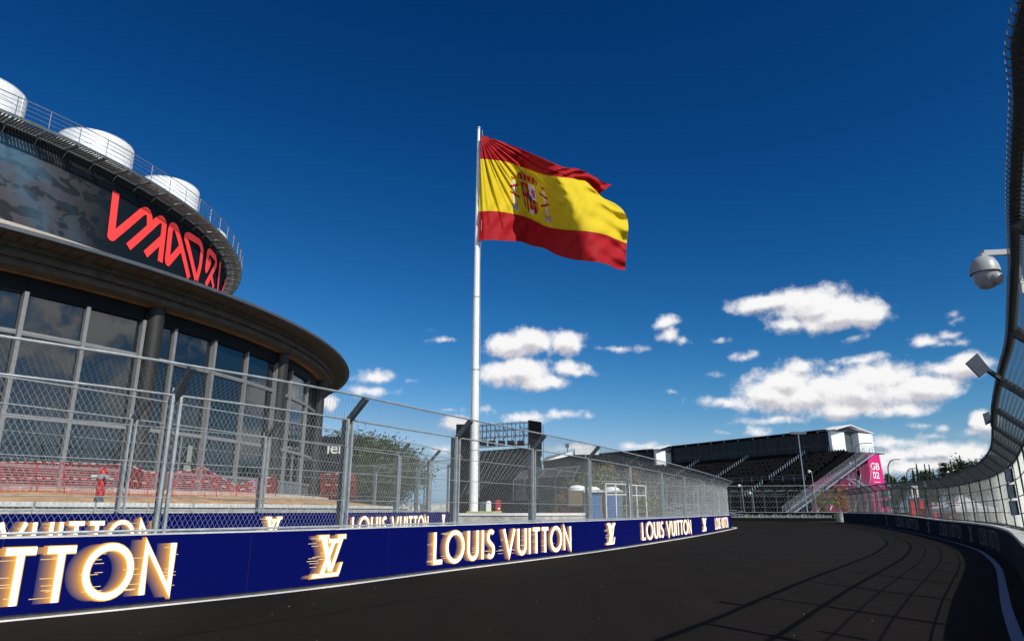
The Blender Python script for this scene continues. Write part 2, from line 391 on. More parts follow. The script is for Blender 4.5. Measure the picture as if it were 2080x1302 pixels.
flat('road', [V3(LEFT.at(LEFT.L*k/150), 0) for k in range(151)]+[Vector((6,111,0)), Vector((60,105,0))]+[V3(RIGHT.off(RIGHT.L*(1-k/110)*.999, -9.2), 0) for k in range(111)]+[Vector((-14,-40,0)), Vector((-60,-40,0))], M['asphalt'])
bk = MB(); ribbon(RIGHT, -9.6, -9.0, -.012, 0, 0, RIGHT.L, .5, bk)
for j in range(18): ribbon(RIGHT, -9.0+9.2*j/18, -9.0+9.2*(j+1)/18, 0, 0, 0, RIGHT.L, .5, bk)
banked = struct(bk.build('banked_road', M['asphalt'], None, True))
M['linepaint'] = mat('road paint', (.86, .86, .84), .55, 0, .05, 8)
lm = ribbon(LEFT, .30, .50, .005, .005, 0, LEFT.L-1, .4); struct(lm.build('white_line', M['linepaint']))
gm = ribbon(LEFT, .02, .299, .004, .004, 0, LEFT.L-1, .4); M['gutter'] = mat('dusty gutter', (.11, .095, .08), .9, 0, .4, 5); struct(gm.build('road_edge', M['gutter']))
M['shadepaint'] = mat('shade-tinted road paint', (.10, .16, .30), .6, 0, .1, 8)  # the line's blue shadow tone is put into the base colour
lm = ribbon(RIGHT, -.42, -.60, .006, .006, 0, RIGHT.L-1, .4); rline = struct(lm.build('painted_line', M['shadepaint']))

M['verge'] = mat('dark verge', (.050, .052, .030), .95, 0, .5, 1.2, bump=.6, bscale=9)
struct(ribbon(RIGHT, .60, 26, -.50, -.50, 6, RIGHT.L-1, 1.0).build('verge', M['verge']))

# ------------------------------------------------------------------ lettering by strokes
def arc(cx_, cy_, rx, ry, a0, a1, n=14): return [(cx_+rx*cos(rad(a0+(a1-a0)*k/n)), cy_+ry*sin(rad(a0+(a1-a0)*k/n))) for k in range(n+1)]
GL = {
 'L': (.46, [[(.06,1),(.06,.06),(.46,.06)]]), 'I': (.12, [[(.06,1),(.06,0)]]),
 'O': (1.02, [arc(.51,.5,.46,.47,90,450,28)]),
 'U': (.66, [[(.06,1),(.06,.34)]+arc(.33,.33,.27,.28,180,360,12)+[(.60,1)]]),
 'S': (.50, [arc(.27,.745,.19,.20,40,250,12)[:-1]+arc(.24,.27,.20,.22,70,-140,12)]),
 'V': (.80, [[(.03,1),(.40,.03),(.77,1)]]), 'T': (.54, [[(0,.945),(.54,.945)],[(.27,.94),(.27,0)]]),
 'N': (.74, [[(.06,0),(.06,.97),(.68,.04),(.68,1)]]), ' ': (.20, [])}
def strokes2quads(line, th, seg=.12):
    P = [Vector((x, y)) for x, y in line]; closed = (P[0]-P[-1]).length < 1e-4
    if closed: P = P[:-1]
    N = len(P); off = []
    for i in range(N):
        a = P[i-1] if (i or closed) else None; c = P[(i+1) % N] if (i < N-1 or closed) else None
        d1 = (P[i]-a).normalized() if a is not None else (c-P[i]).normalized()
        d2 = (c-P[i]).normalized() if c is not None else d1
        n1 = Vector((-d1.y, d1.x)); n2 = Vector((-d2.y, d2.x)); m_ = (n1+n2); m_ = m_.normalized() if m_.length > .01 else n1
        off.append(m_*min(1/max(m_.dot(n1), .01), 2.2)*th/2)
    Q = []
    for i in range(N if closed else N-1):
        j = (i+1) % N; L0 = (P[j]-P[i]).length; n = max(1, int(L0/seg+.5))
        for k in range(n):
            a, c = k/n, (k+1)/n
            pa, pb = P[i].lerp(P[j], a), P[i].lerp(P[j], c); oa, ob = off[i].lerp(off[j], a), off[i].lerp(off[j], c)
            Q.append((pa-oa, pb-ob, pb+ob, pa+oa))
    return Q
def word(txt, th, gap=.20):
    x = 0; Q = []
    for ch in txt:
        w, st = GL[ch]
        for l in st: Q += [tuple((p.x+x, p.y) for p in q_) for q_ in strokes2quads(l, th)]
        x += w+gap
    return x-gap, Q
def monogram(th=0.0):
    # slanted L crossed by a V, both with slab serifs; polygons as quads
    e = th
    Q = [[(.22-e,.06-e),(.34+e,.06-e),(.69+e,.84+e),(.58-e,.84+e)],        # L stem, thick
         [(.47-e,.82-e),(.79+e,.82-e),(.79+e,.90+e),(.47-e,.90+e)],        # L head serif
         [(-.02-e,0-e),(.84+e,0-e),(.84+e,.075+e),(.02-e,.075+e)],         # L foot
         [(.78-e,.05),(.86+e,.02),(.97+e,.30+e),(.91-e,.30+e)],            # L foot tip
         [(.14-e,.92-e),(.45+e,.92-e),(.45+e,1.0+e),(.14-e,1.0+e)],        # V left serif
         [(.22-e,.93),(.38+e,.93),(.62+e,.13-e),(.50-e,.13-e)],            # V left arm, thick
         [(.54-e,.13-e),(.62+e,.13-e),(.95+e,.93),(.86-e,.93)],            # V right arm, thin
         [(.77-e,.92-e),(1.04+e,.92-e),(1.04+e,1.0+e),(.77-e,1.0+e)]]      # V right serif
    out = []
    for q_ in Q:
        a, b_, c, d = [Vector(p) for p in q_]; n = 3
        for k in range(n): out.append(tuple(tuple(v) for v in (a.lerp(d, k/n), b_.lerp(c, k/n), b_.lerp(c, (k+1)/n), a.lerp(d, (k+1)/n))))
    return 1.02, out
def put_text(cv, side, o0, s0, s1, z0, z1, kind, parent, lit=True, m_plain=None, trail=True, back=False):
    """kind 'word' or 'mono'; s0..s1 where it stands on the wall; side +1: face on the right of the curve"""
    H = z1-z0
    def mapper(dx, o, w):
        def f_(x, y):
            t = s0+(s1-s0)*((x/w)+dx/w) if not back else s1-(s1-s0)*((x+dx)/w)
            t = min(max(t, 0), cv.L-.01); return V3(cv.off(t, side*(o0+o)), z0+H*y)
        return f_
    def lay(Q, w, dx, o, m_, nm):
        mb = MB(); f_ = mapper(dx, o, w)
        for i, q_ in enumerate(Q):
            mb.quad(*[f_(*p) for p in q_])
        return mb.build(nm, m_, parent)
    if kind == 'word': w, Q = word('LOUIS VUITTON', .122); w2, Qh = word('LOUIS VUITTON', .168)
    else: w, Q = monogram(0); w2, Qh = monogram(.025)
    if not lit: lay(Q, w, 0, .006, m_plain, 'lettering'); return
    lay(Q, w, 0, .012, M['text'], 'lettering'); lay(Qh, w, 0, .010, M['halo'], 'lettering_halo')
    if trail:
        for k in range(16): lay(Qh if k < 4 else Q, w, -(.02+.021*k), .0092-.00045*k, TR[k], 'lettering_trail')
        mb = MB(); rr = random.Random(int(s0*10)); f_ = mapper(0, .0095, w)
        xs = [w*k/12 for k in range(13)] if kind == 'word' else [.1, .35, .6]
        for x in xs:
            for _ in range(7 if kind == 'word' else 9):
                y = rr.uniform(.04, .96); l = rr.uniform(.15, .42); x1 = x+rr.uniform(-.05, .1)
                hh = .006
                mb.quad(f_(x1-l, y-hh), f_(x1, y-hh), f_(x1, y+hh), f_(x1-l, y+hh))
        mb.build('lettering_streaks', M['streak'], parent)

# ------------------------------------------------------------------ track barriers
WALLZ = 1.10
b1 = thing('track_barrier', 'deep blue lit advertising barrier running along the left edge of the track', 'barrier', V3(LEFT.at(40), 0))
wallbox(LEFT, -.55, -.03, 0, WALLZ-.02, 14, LEFT.L-2).build('concrete_wall', M['concrete'], b1)
wallbox(LEFT, -.029, .03, .03, WALLZ, 14, LEFT.L-2, .4).build('led_panel', M['led'], b1)
wallbox(LEFT, -.50, -.03, WALLZ-.019, WALLZ+.02, 14, LEFT.L-2).build('coping', M['coping'], b1)
LEFT_END = next(LEFT.s[i] for i, p in enumerate(LEFT.p) if p.y > 66)
su = lambda u, lo=0: LEFT.s_of_u(u, lo, LEFT_END)
s_T0, s_T1 = su(-640, 8), su(353)
n_word = su(1158)-su(878)
put_text(LEFT, 1, .03, su(347)-n_word*.84, su(347), .155, .96, 'word', b1)
put_text(LEFT, 1, .03, su(634), su(697), .165, .99, 'mono', b1)
put_text(LEFT, 1, .03, su(878), su(1158), .155, .95, 'word', b1)
put_text(LEFT, 1, .03, su(1231), su(1248), .165, .99, 'mono', b1)
put_text(LEFT, 1, .03, su(1303), su(1403), .155, .95, 'word', b1)
put_text(LEFT, 1, .03, su(1426), su(1434), .165, .99, 'mono', b1)
put_text(LEFT, 1, .03, su(1452), su(1478), .155, .95, 'word', b1)
mb = MB()
tj = su(505)-4.0
for k_ in range(17):
    t = tj+k_*4.0; mb.box8([V3(LEFT.off(t-.004, .029), .04), V3(LEFT.off(t+.004, .029), .04), V3(LEFT.off(t+.004, .034), .04), V3(LEFT.off(t-.004, .034), .04),
                        V3(LEFT.off(t-.004, .029), WALLZ), V3(LEFT.off(t+.004, .029), WALLZ), V3(LEFT.off(t+.004, .034), WALLZ), V3(LEFT.off(t-.004, .034), WALLZ)])
mb.build('panel_joint', M['joint'], b1)

WALLR = 1.22
b3 = thing('track_barrier', 'dark shaded concrete barrier curving along the right edge of the track', 'barrier', V3(RIGHT.at(20), 0))
wallbox(RIGHT, .03, .55, 0, WALLR-.06, 2, RIGHT.L-2).build('concrete_wall', M['concrete'], b3)
wallbox(RIGHT, -.03, .029, .02, WALLR-.05, 2, RIGHT.L-2, .4).build('printed_panel', M['board_dark'], b3)
mb = MB(); t = 3
while t < RIGHT.L-4: wallbox(RIGHT, -.04, .20, WALLR-.049, WALLR+.03, t, t+1.94, .5, mb); t += 2.0
mb.build('coping', M['coping'], b3)
sr = RIGHT.s_of_u
def rtext(ua, ub, kind): put_text(RIGHT, -1, .03, min(sr(ua), sr(ub)), max(sr(ua), sr(ub)), .2, 1.02, kind, b3, False, M['text_grey'], back=True)
for ua, ub, k in ((1821,1866,'word'),(1883,1889,'mono'),(1908,1952,'word'),(1967,1975,'mono'),(1988,2028,'word'),(1800,1804,'mono')): rtext(ua, ub, k)

b4 = thing('track_barrier', 'black advertising barrier across the far end of the track', 'barrier', V3(FAR.at(25), 0))
wallbox(FAR, -.5, .0, 0, 1.2, 1, FAR.L-1).build('concrete_wall', M['steel_black'], b4)
wallbox(FAR, .001, .05, .0, 1.22, 1, FAR.L-1).build('printed_panel', M['board_black'], b4)
def font_text(txt, size, m_, parent, place, name='lettering', extr=.01, bold=0.0, align='CENTER'):
    cu = bpy.data.curves.new('t', 'FONT'); cu.body = txt; cu.size = size; cu.extrude = extr; cu.align_x = align; cu.align_y = 'CENTER'; cu.offset = bold
    ob = bpy.data.objects.new('t', cu); COL.objects.link(ob); dg_ = bpy.context.evaluated_depsgraph_get(); dg_.update()
    me = bpy.data.meshes.new_from_object(ob.evaluated_get(dg_)); bpy.data.objects.remove(ob)
    me.transform(place); me.materials.clear(); me.materials.append(m_); me.name = name
    o = bpy.data.objects.new(name, me); COL.objects.link(o)
    if parent: o.parent = parent; o.matrix_parent_inverse = Matrix.Translation(-parent.location)
    return o
def facing(p, xdir, up=Vector((0, 0, 1))):
    x = Vector(xdir).normalized(); n = x.cross(up).normalized(); y = n.cross(x)*1; y = up
    z = x.cross(y); Mx = Matrix((x, y, z)).transposed().to_4x4(); Mx.translation = p; return Mx
for u in (1502, 1529, 1557, 1586, 1615, 1644, 1673):
    t = FAR.s_of_u(u); p = V3(FAR.off(t, .07), .68); d = FAR.tan(t)
    font_text('Globant', .72, M['text_pale'], b4, facing(p, (d.x, d.y, 0)), extr=.005)
    mb = MB(); 
    for (x0, y0, x1, y1) in ((1.42, .30, 1.62, 0), (1.62, 0, 1.42, -.30)):
        a = p+Vector((d.x*x0, d.y*x0, y0)); c = p+Vector((d.x*x1, d.y*x1, y1)); mb.bar(a, c, .12, .01, Vector((-d.y, d.x, 0)))
    mb.build('chevron', M['chevron'], b4)
nb = MB(); p = atz(1716, 1057, 0); p.y = 98; p.x = (1716-1040)/1400*98/1.03
nb.tube([(p.x-.9, 98, 0), (p.x-.9, 98, 1.15)], .7, 12); tag(nb.build('barrier_nose', M['concrete'], None, True), 'pale rounded concrete block at the end of the right barrier', 'barrier')

# ------------------------------------------------------------------ debris fences
def catch_fence(name, label, cv, side, base_o, s0, s1, z0, H, ov, ovh, posts, mesh=.10, wr=.0016, r=.022, wires=3, double=True, rings=None, thick=None, postm=None, near=None, dark=False):
    """side +1: leans over towards the right of the curve; posts: arc positions"""
    T = thing(name, label, 'fence', V3(cv.at((s0+s1)/2), z0))
    sm, sdk = (M['steel_black'], M['steel_black']) if dark else (M['steel'], M['steel_dark'])  # dark: steel copy with the shade put into its colour
    def S(t, h):                          # point on the fence face; h beyond H runs up the overhang
        t = min(max(t, 0), cv.L-.01)
        if h <= H: return V3(cv.off(t, base_o*side), z0+h)
        k = min((h-H)/math.hypot(ov, ovh), 1); return V3(cv.off(t, (base_o+ov*k)*side), z0+H+ovh*k)
    HT = H+math.hypot(ov, ovh)
    for t in posts:
        d = cv.tan(t); dx = Vector((d.x, d.y, 0)); nx = Vector((d.y, -d.x, 0))*side
        b_ = S(t, -.35)-nx*.10; tp = S(t, H)-nx*.10
        pm = MB()
        pm.bar(b_-nx*.05, tp-nx*.05, .10, .09, dx); po = pm.build('post', sdk, T)
        if double:
            dm = MB()
            for e in (-.075, .075): dm.bar(S(t+e, .0), S(t+e, H+.02), .062, .05, dx)
            dm.build('panel_upright', sm, T)
        am = MB(); a0 = tp-nx*.02+Vector((0, 0, -.10)); a1 = S(t, HT)+Vector((0, 0, -.02))
        am.bar(a0, a1, .12, .12, dx)
        am.build('arm', sdk, po)
        if r > .015 and double:
            em = MB(); em.tube([tp-nx*.05+Vector((0, 0, .02)), tp-nx*.05+Vector((0, 0, .16))], .02, 5); em.build('lifting_eye', sm, po)
    edges = [s0]+[t for t in posts if s0+.3 < t < s1-.3]+[s1]
    for nm, h, rr in [('top_rail', HT, r*1.1), ('knee_rail', H, r)]+[('cable', H*k/(wires+1), max(r*.38, .006)) for k in range(1, wires+1)]+[('bottom_rail', .05, r)]:
        mb = MB(); n = max(2, int((s1-s0)/.6)); mb.tube([S(s0+(s1-s0)*k/n, h) for k in range(n+1)], rr, 7 if rr > .012 else 4); mb.build(nm, sm, T, True)
    if mesh:
        mb = MB(); k_ = 1.7; n = int((s1-s0)/mesh)
        hstep = .35
        for dr_ in (1, -1):
            for i in range(int(-HT/k_/mesh), n+int(HT/k_/mesh)+1):
                a = s0+i*mesh; pts = []; h = 0.0
                hs = [hstep*j for j in range(int(H/hstep)+1)]+[H]+[HT]
                for h in hs:
                    t = a+dr_*h/k_
                    if s0 <= t <= s1: pts.append(S(t, h)+(Vector((0,0,0)) if dr_ == 1 else Vector((cv.tan(t).y*wr*2, -cv.tan(t).x*wr*2, 0))))
                if len(pts) > 1: mb.tube(pts, wr, 3, cap=False)
        mb.build('wire_mesh', M['wire_shaded' if dark else 'wire'], T)
    return T, S, HT

pL = [su(u) for u in (322, 703, 932, 1091, 1207, 1290.7, 1355, 1400.5, 1435, 1457.6, 1473.5, 1484)]
sp_ = pL[1]-pL[0]
pre = [pL[0]-sp_*k for k in (1, 2, 3) if pL[0]-sp_*k > 14]
end1 = LEFT.s_of_u(1487, LEFT.L*.6)+9
F1, S1, H1 = catch_fence('catch_fence', 'tall galvanised mesh fence on top of the blue barrier along the left of the track', LEFT, 1, -.12, 14.5, end1, WALLZ+.02, 2.40, .45, .49,
    sorted(pre+pL+[pL[-1]+4, pL[-1]+8]), mesh=.095, wr=.0022)

pR = []; t = RIGHT.s_of_u(2026, 15); 
# right fence posts every ~4 m, placed where the arms cross the picture
for v_arm, in ((605,), (768,), (858,), (895,)): pass
rs0 = RIGHT.s_of_u(2074, 12)
sR = 6.0; base_s = min(range(len(RIGHT.p)), key=lambda i: (RIGHT.p[i]-Vector((6.15, 8.05))).length)
pR = [RIGHT.s[base_s]+4.0*k for k in range(-4, 26) if 2 < RIGHT.s[base_s]+4.0*k < RIGHT.L-3]
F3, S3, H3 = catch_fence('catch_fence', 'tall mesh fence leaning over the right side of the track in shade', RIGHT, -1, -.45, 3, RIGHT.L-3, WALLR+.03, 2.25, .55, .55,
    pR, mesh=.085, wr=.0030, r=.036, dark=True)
mb = MB()                                  # wire loops lacing the mesh to the top rail
t = 9.0
while t < RIGHT.s[base_s]+12:
    c = S3(t, H3); d = RIGHT.tan(t); nx = Vector((d.y, -d.x, 0)); rr = .058
    mb.tube([c+(nx*cos(a)*rr)+Vector((d.x, d.y, 0))*.02*sin(a)+Vector((0, 0, sin(a)*rr)) for a in [2*pi*k/12 for k in range(12)]], .0035, 4, closed=True)
    t += .085
mb.build('lacing_wire', M['wire_shaded'], F3)
FF = Curve([(14,112.5),(24,110.9),(35,108.9),(48,106.1),(57,103.0)])
F4, S4, H4 = catch_fence('catch_fence', 'distant mesh fence behind the black barrier at the end of the track', FF, 1, 0, .5, FF.L-.5, 1.2, 3.2, .7, .7,
    [FF.s_of_u(u) for u in (1486, 1508, 1531, 1556, 1581, 1606, 1631, 1656, 1682, 1707, 1731, 1755)], mesh=.45, wr=.007, r=.03, wires=3, double=False)

# second circuit leg behind the first fence
LEG2 = Curve([(-26,2.5),(-14.6,11),(-12.2,14.3),(-10.4,17.6),(-8.35,22.3),(-4.95,30.6),(-3.9,34.4),(-3.15,37.6),(-3.4,39.8),(-6,43.5),(-12,48)])
def zprof(u, v, Y): return at(u, v, Y).z
b2 = thing('track_barrier', 'deep blue lit barrier of the parallel lane, half hidden behind the first fence', 'barrier', V3(LEG2.at(20), 0))
wallbox(LEG2, -.5, -.03, 0, 1.41, 2, LEG2.L-1).build('concrete_wall', M['concrete'], b2)
wallbox(LEG2, -.029, .03, .35, 1.43, 2, LEG2.s_of_u(903), .4).build('led_panel', M['led'], b2)
su2 = lambda u: LEG2.s_of_u(u, 0, 45)
put_text(LEG2, 1, .03, su2(310)-(su2(868)-su2(712)), su2(310), .52, 1.24, 'word', b2)
put_text(LEG2, 1, .03, su2(530), su2(566), .48, 1.30, 'mono', b2)
put_text(LEG2, 1, .03, su2(712), su2(868), .52, 1.26, 'word', b2)
put_text(LEG2, 1, .03, su2(896), su2(902), .48, 1.30, 'mono', b2)
F2, S2, H2 = catch_fence('catch_fence', 'second mesh fence standing on the blue barrier behind the first', LEG2, 1, -.12, 2, LEG2.L-1, 1.45, 2.40, .45, .52,
    [su2(240)-10.6, su2(240)-5.3, su2(240), su2(529), su2(705), su2(810), su2(876), su2(905)+1.2, LEG2.L-8, LEG2.L-4], mesh=.14, wr=.0018, r=.018)

# service strip between the walls, block wall and sand terrace
TER = Curve([(-34,6),(-22,11.5),(-15.8,16),(-12.6,21.2),(-10.2,26.6),(-8.4,33),(-7.2,40),(-6.8,47)])
mb = MB()
n = 60
A = [V3(LEFT.off(14+(su(1484)-14)*k/n, -.56), .30) for k in range(n+1)]; B = [V3(TER.at(TER.L*k/n), .30) for k in range(n+1)]
for k in range(n): mb.quad(A[k], A[k+1], B[k+1], B[k]); mb.quad(A[k+1], A[k], A[k]-Vector((0,0,.3)), A[k+1]-Vector((0,0,.3)))
struct(mb.build('service_road', M['asphalt']))
bw = thing('retaining_wall', 'low pale concrete block wall holding back the sandy terrace', 'wall', V3(TER.at(20), .3))
mb = MB(); t = 1.0; cp = MB()
while t < TER.L-1.8:
    wallbox(TER, -.45, .0, .3, 1.60, t, t+1.70, 1.7, mb); wallbox(TER, -.50, .06, 1.605, 1.74, t+.01, t+1.69, 1.7, cp); t += 1.75
mb.build('block', M['concrete'], bw); cp.build('capping', M['coping'], bw)
mb = MB(); n = 60; cB = Vector((-40, 39.4))
rows = []
for k in range(n+1):
    p = TER.off(TER.L*k/n, -.4); d = (cB-p); L0 = max(d.length-28.3, 2); rows.append([V3(p+d.normalized()*L0*j/6, 1.66+.56*(j/6)+ (random.uniform(-.03, .03) if 0 < j < 6 else 0)) for j in range(7)])
for k in range(n):
    for j in range(6): mb.quad(rows[k][j], rows[k+1][j], rows[k+1][j+1], rows[k][j+1])
struct(mb.build('sand_terrace', M['sand']))

# ------------------------------------------------------------------ round pavilion
cP = (-40.0, 39.4); cD = (-41.1, 38.9)
def pc(c, R, a, z): return Vector((c[0]+R*cos(rad(a)), c[1]+R*sin(rad(a)), z))
def ring(mb, c, prof, a0, a1, step=2.0):      # prof: list of (R, z); surface swept round
    n = max(1, int((a1-a0)/step))
    for k in range(n):
        x, y = a0+(a1-a0)*k/n, a0+(a1-a0)*(k+1)/n
        for (r0, z0), (r1, z1) in zip(prof, prof[1:]): mb.quad(pc(c, r0, x, z0), pc(c, r0, y, z0), pc(c, r1, y, z1), pc(c, r1, x, z1))
    return mb
PV = thing('pavilion', 'large round glass-fronted pavilion with a dark banner drum on its roof', 'building', (cP[0], cP[1], 2.2))
ring(MB(), cP, [(29.45, 10.44), (29.72, 10.44), (29.72, 10.48), (29.66, 10.60), (29.40, 10.64)], -180, 180, 1.5).build('roof_edge', M['rim'], PV, True)
rf = ring(MB(), cP, [(29.41, 10.635), (22.3, 13.35), (21.4, 13.4)], -180, 180, 1.5).build('lower_roof', M['roof'], PV, True)
mb = MB(); a = -110
while a < 60:                                   # radial boards under the eaves
    x, y = a+.03, a+.97; mb.quad(pc(cP, 28.75, x, 10.40), pc(cP, 28.75, y, 10.40), pc(cP, 29.45, y, 10.435), pc(cP, 29.45, x, 10.435)); a += 1.0
mb.build('eaves_boarding', M['plank'], PV)
ring(MB(), cP, [(29.45, 10.45), (28.7, 10.43)], -180, 180, 3).build('eaves_backing', M['black'], PV)
ring(MB(), cP, [(28.76, 10.42), (28.76, 10.22), (28.62, 10.20), (28.62, 10.10), (28.70, 10.08), (28.70, 9.90), (28.54, 9.88), (28.54, 9.78), (28.62, 9.76), (28.62, 9.60), (28.4, 9.58), (28.2, 9.52)], -180, 180, 1.5).build('ring_beam', M['beam'], PV, True)
ring(MB(), cP, [(28.2, 9.521), (26.5, 9.50)], -180, 180, 2).build('soffit', M['soffit'], PV)
bays = [(-98.2,-93.6,-89,-84.5,-80.2),(-80.2,-75.6,-71,-66.6,-62.2),(-62.2,-57.6,-53,-48.6,-44.2),(-44.2,-39.8,-35.3,-30.9,-26.3),(-25.9,-23.1,-18.6,-13.6,-8.0),(-7.2,-3.9,2.4,8.6),(9.4,14,18.5,23,27.6),(28,33,38,43)]
RG = 27.8; LV = [2.95, 4.62, 7.50, 8.88]
fl = MB(); ring(fl, cP, [(28.9, 2.05), (28.9, 2.28), (26.0, 2.28)], -180, 180, 3); fl.build('plinth', M['concrete'], PV)
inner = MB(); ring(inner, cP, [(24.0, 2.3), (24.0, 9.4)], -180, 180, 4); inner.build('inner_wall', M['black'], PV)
for bi, B_ in enumerate(bays):
    vis = -50 < B_[-1] and B_[0] < 12
    frame = MB(); hd = MB(); lou = MB(); gl = MB()
    for k, (x, y) in enumerate(zip(B_, B_[1:])):
        p0, p1 = pc(cP, RG, x, 0), pc(cP, RG, y, 0); d = (p1-p0).normalized(); nx = Vector((d.y, -d.x, 0))
        def P(p, z, o=0): return Vector((p.x, p.y, z))+nx*o
        gl.quad(P(p0, 2.95), P(p1, 2.95), P(p1, 8.9), P(p0, 8.9))
        for z, h in ((2.98, .12), (4.62, .15), (7.50, .16)):
            frame.bar(P(p0, z, .04), P(p1, z, .04), .10, h, Vector((0, 0, 1)))
        frame.bar(P(p0, 7.50, .096), P(p1, 7.50, .096), .012, .06)
        hd.bar(P(p0, 9.20, .04), P(p1, 9.20, .04), .16, .60)
        for j in range(7): lou.bar(P(p0, 2.36+.085*j, .02), P(p1, 2.36+.085*j, .02), .05, .045)
        for j, q_ in ((k, p0),)+(((k+1, p1),) if k == len(B_)-2 else ()):
            mid = len(B_) == 5 and j == 2; end = j in (0, len(B_)-1)
            w = .34 if mid else (.30 if end else .16)
            frame.bar(P(q_, 2.3, .07), P(q_, 8.95, .07), w, .14, d)
            if mid or end: frame.bar(P(q_, 2.3, .145), P(q_, 8.95, .145), .05, .02, d)
        if vis and k == 1: frame.bar(P(p0.lerp(p1, .5), 2.3, .03), P(p0.lerp(p1, .5), 4.6, .03), .06, .06, d)
    fo = frame.build('window_frame', M['frame'], PV); gl.build('glass', M['glass'], fo); hd.build('window_head', M['dark_frame'], PV); lou.build('louvre', M['frame'], PV)
for a in (-97.3, -79.3, -61.3, -43.3, -25.4, -7.3, 9.0, 27.9):
    MB().lathe([(.35, 2.2), (.35, 9.55)], pc(cP, 28.0, a, 0), 20).build('column', M['column'], PV, True)
# pale notices on the entrance glazing
for (u0, v0, u1, v1) in ((378, 905, 392, 938), (372, 945, 388, 957)):
    a_, b_ = cyl(u0, v1, RG+.03, cP), cyl(u1, v0, RG+.03, cP)
    MB().quad((a_.x, a_.y, a_.z), (b_.x, b_.y, a_.z), (b_.x, b_.y, b_.z), (a_.x, a_.y, b_.z)).build('notice', M['notice'], PV)
# the drum
RD = 22.0
mb = MB(); uvs = []; n = 120
for k in range(n):
    x, y = -110+k*1.5, -110+(k+1)*1.5; mb.quad(pc(cD, RD, x, 12.6), pc(cD, RD, y, 12.6), pc(cD, RD, y, 17.95), pc(cD, RD, x, 17.95))
    uvs += [((x+60)*RD*pi/180, 0), ((y+60)*RD*pi/180, 0), ((y+60)*RD*pi/180, 5.3), ((x+60)*RD*pi/180, 5.3)]
bo = mb.build('banner', M['banner'], PV); ul = bo.data.uv_layers.new(name='UVMap')
for i, c_ in enumerate(uvs): ul.data[i].uv = (c_[0]*.8, c_[1]*.8)
ring(MB(), cD, [(RD-.05, 17.9), (RD-.05, 18.4), (5, 18.9)], -180, 180, 3).build('upper_roof', M['rim'], PV)
ring(MB(), cD, [(RD+.32, 13.25), (RD+.32, 13.45), (RD+.12, 13.50), (RD+.12, 13.25)], -110, 70, 1.5).build('drum_gutter', M['roof'], PV)
ring(MB(), cD, [(RD+.02, 17.6), (RD+.10, 17.65), (RD+.10, 17.94)], -110, 70, 1.5).build('drum_cornice', M['dark_frame'], PV)
# catwalk: radial grating between brackets, with railing
wk = MB(); br = MB(); a = -80.0
RW = 23.05
while a < 60:
    for j in range(9):
        x = a+.12+j*.36; wk.bar(pc(cD, RD+.1, x, 18.02), pc(cD, RW, x, 18.02), .085, .03)
    br.bar(pc(cD, RD, a, 17.94), pc(cD, RW+.02, a, 18.0), .09, .11)
    br.bar(pc(cD, RD, a, 17.60), pc(cD, RD+.35, a, 17.95), .05, .06)
    a += 3.4
for R_ in (RD+.35, RD+.7, RW): ring(wk, cD, [(R_-.02, 18.0), (R_+.02, 18.0)], -80, 60, 1.7)
cw = thing  # catwalk is one part of the pavilion
wko = wk.build('catwalk', M['grate'], PV); br.build('bracket', M['steel_dark'], wko)
ring(MB(), cD, [(RW+.02, 17.96), (RW+.03, 18.10)], -80, 60, 1.7).build('kick_plate', M['steel_dark'], wko)
rl = MB(); a = -80.0
while a < 60:
    rl.tube([pc(cD, RW, a, 18.0), pc(cD, RW, a, 18.97)], .022, 5); a += 3.4
for z, r_ in ((18.97, .024), (18.76, .013), (18.55, .013), (18.32, .013)):
    rl.tube([pc(cD, RW, -80+1.7*k, z) for k in range(83)], r_, 5)
rl.build('railing', M['alu'], wko)
# roof drums (ventilation cowls)
def ring_pt(azd, R, c):
    d = Vector((sin(rad(azd)), cos(rad(azd)))); bb = -(d.x*c[0]+d.y*c[1]); D = bb*bb-(c[0]**2+c[1]**2-R*R); t = -bb-math.sqrt(max(D, 0)); return d*t
for azd, r_, zt, lab in ((-41.3, 1.80, 20.8, ''), (-33.9, 1.85, 20.9, ''), (-28.6, 1.85, 21.7, ''), (-25.7, 1.6, 21.4, '')):
    p = ring_pt(azd, 18.9, cD)
    MB().lathe([(r_, 18.0), (r_, zt-.5), (r_*1.0, zt-.06), (r_*.96, zt), (.0, zt+.10)], (p.x, p.y, 0), 36).build('roof_drum', M['tank'], PV, True)
    sm_ = MB()
    for zz in (zt-.9, zt-1.8, zt-.08): sm_.tube([(p.x+cos(a_)*r_*1.002, p.y+sin(a_)*r_*1.002, zz) for a_ in [2*pi*j/36 for j in range(36)]], .008, 4, closed=True)
    for j in range(5): a_ = 2*pi*j/5+.2; sm_.tube([(p.x+cos(a_)*r_*1.002, p.y+sin(a_)*r_*1.002, 18.0), (p.x+cos(a_)*r_*1.002, p.y+sin(a_)*r_*1.002, zt-.1)], .008, 4)
    sm_.build('drum_seam', M['alu'], PV)
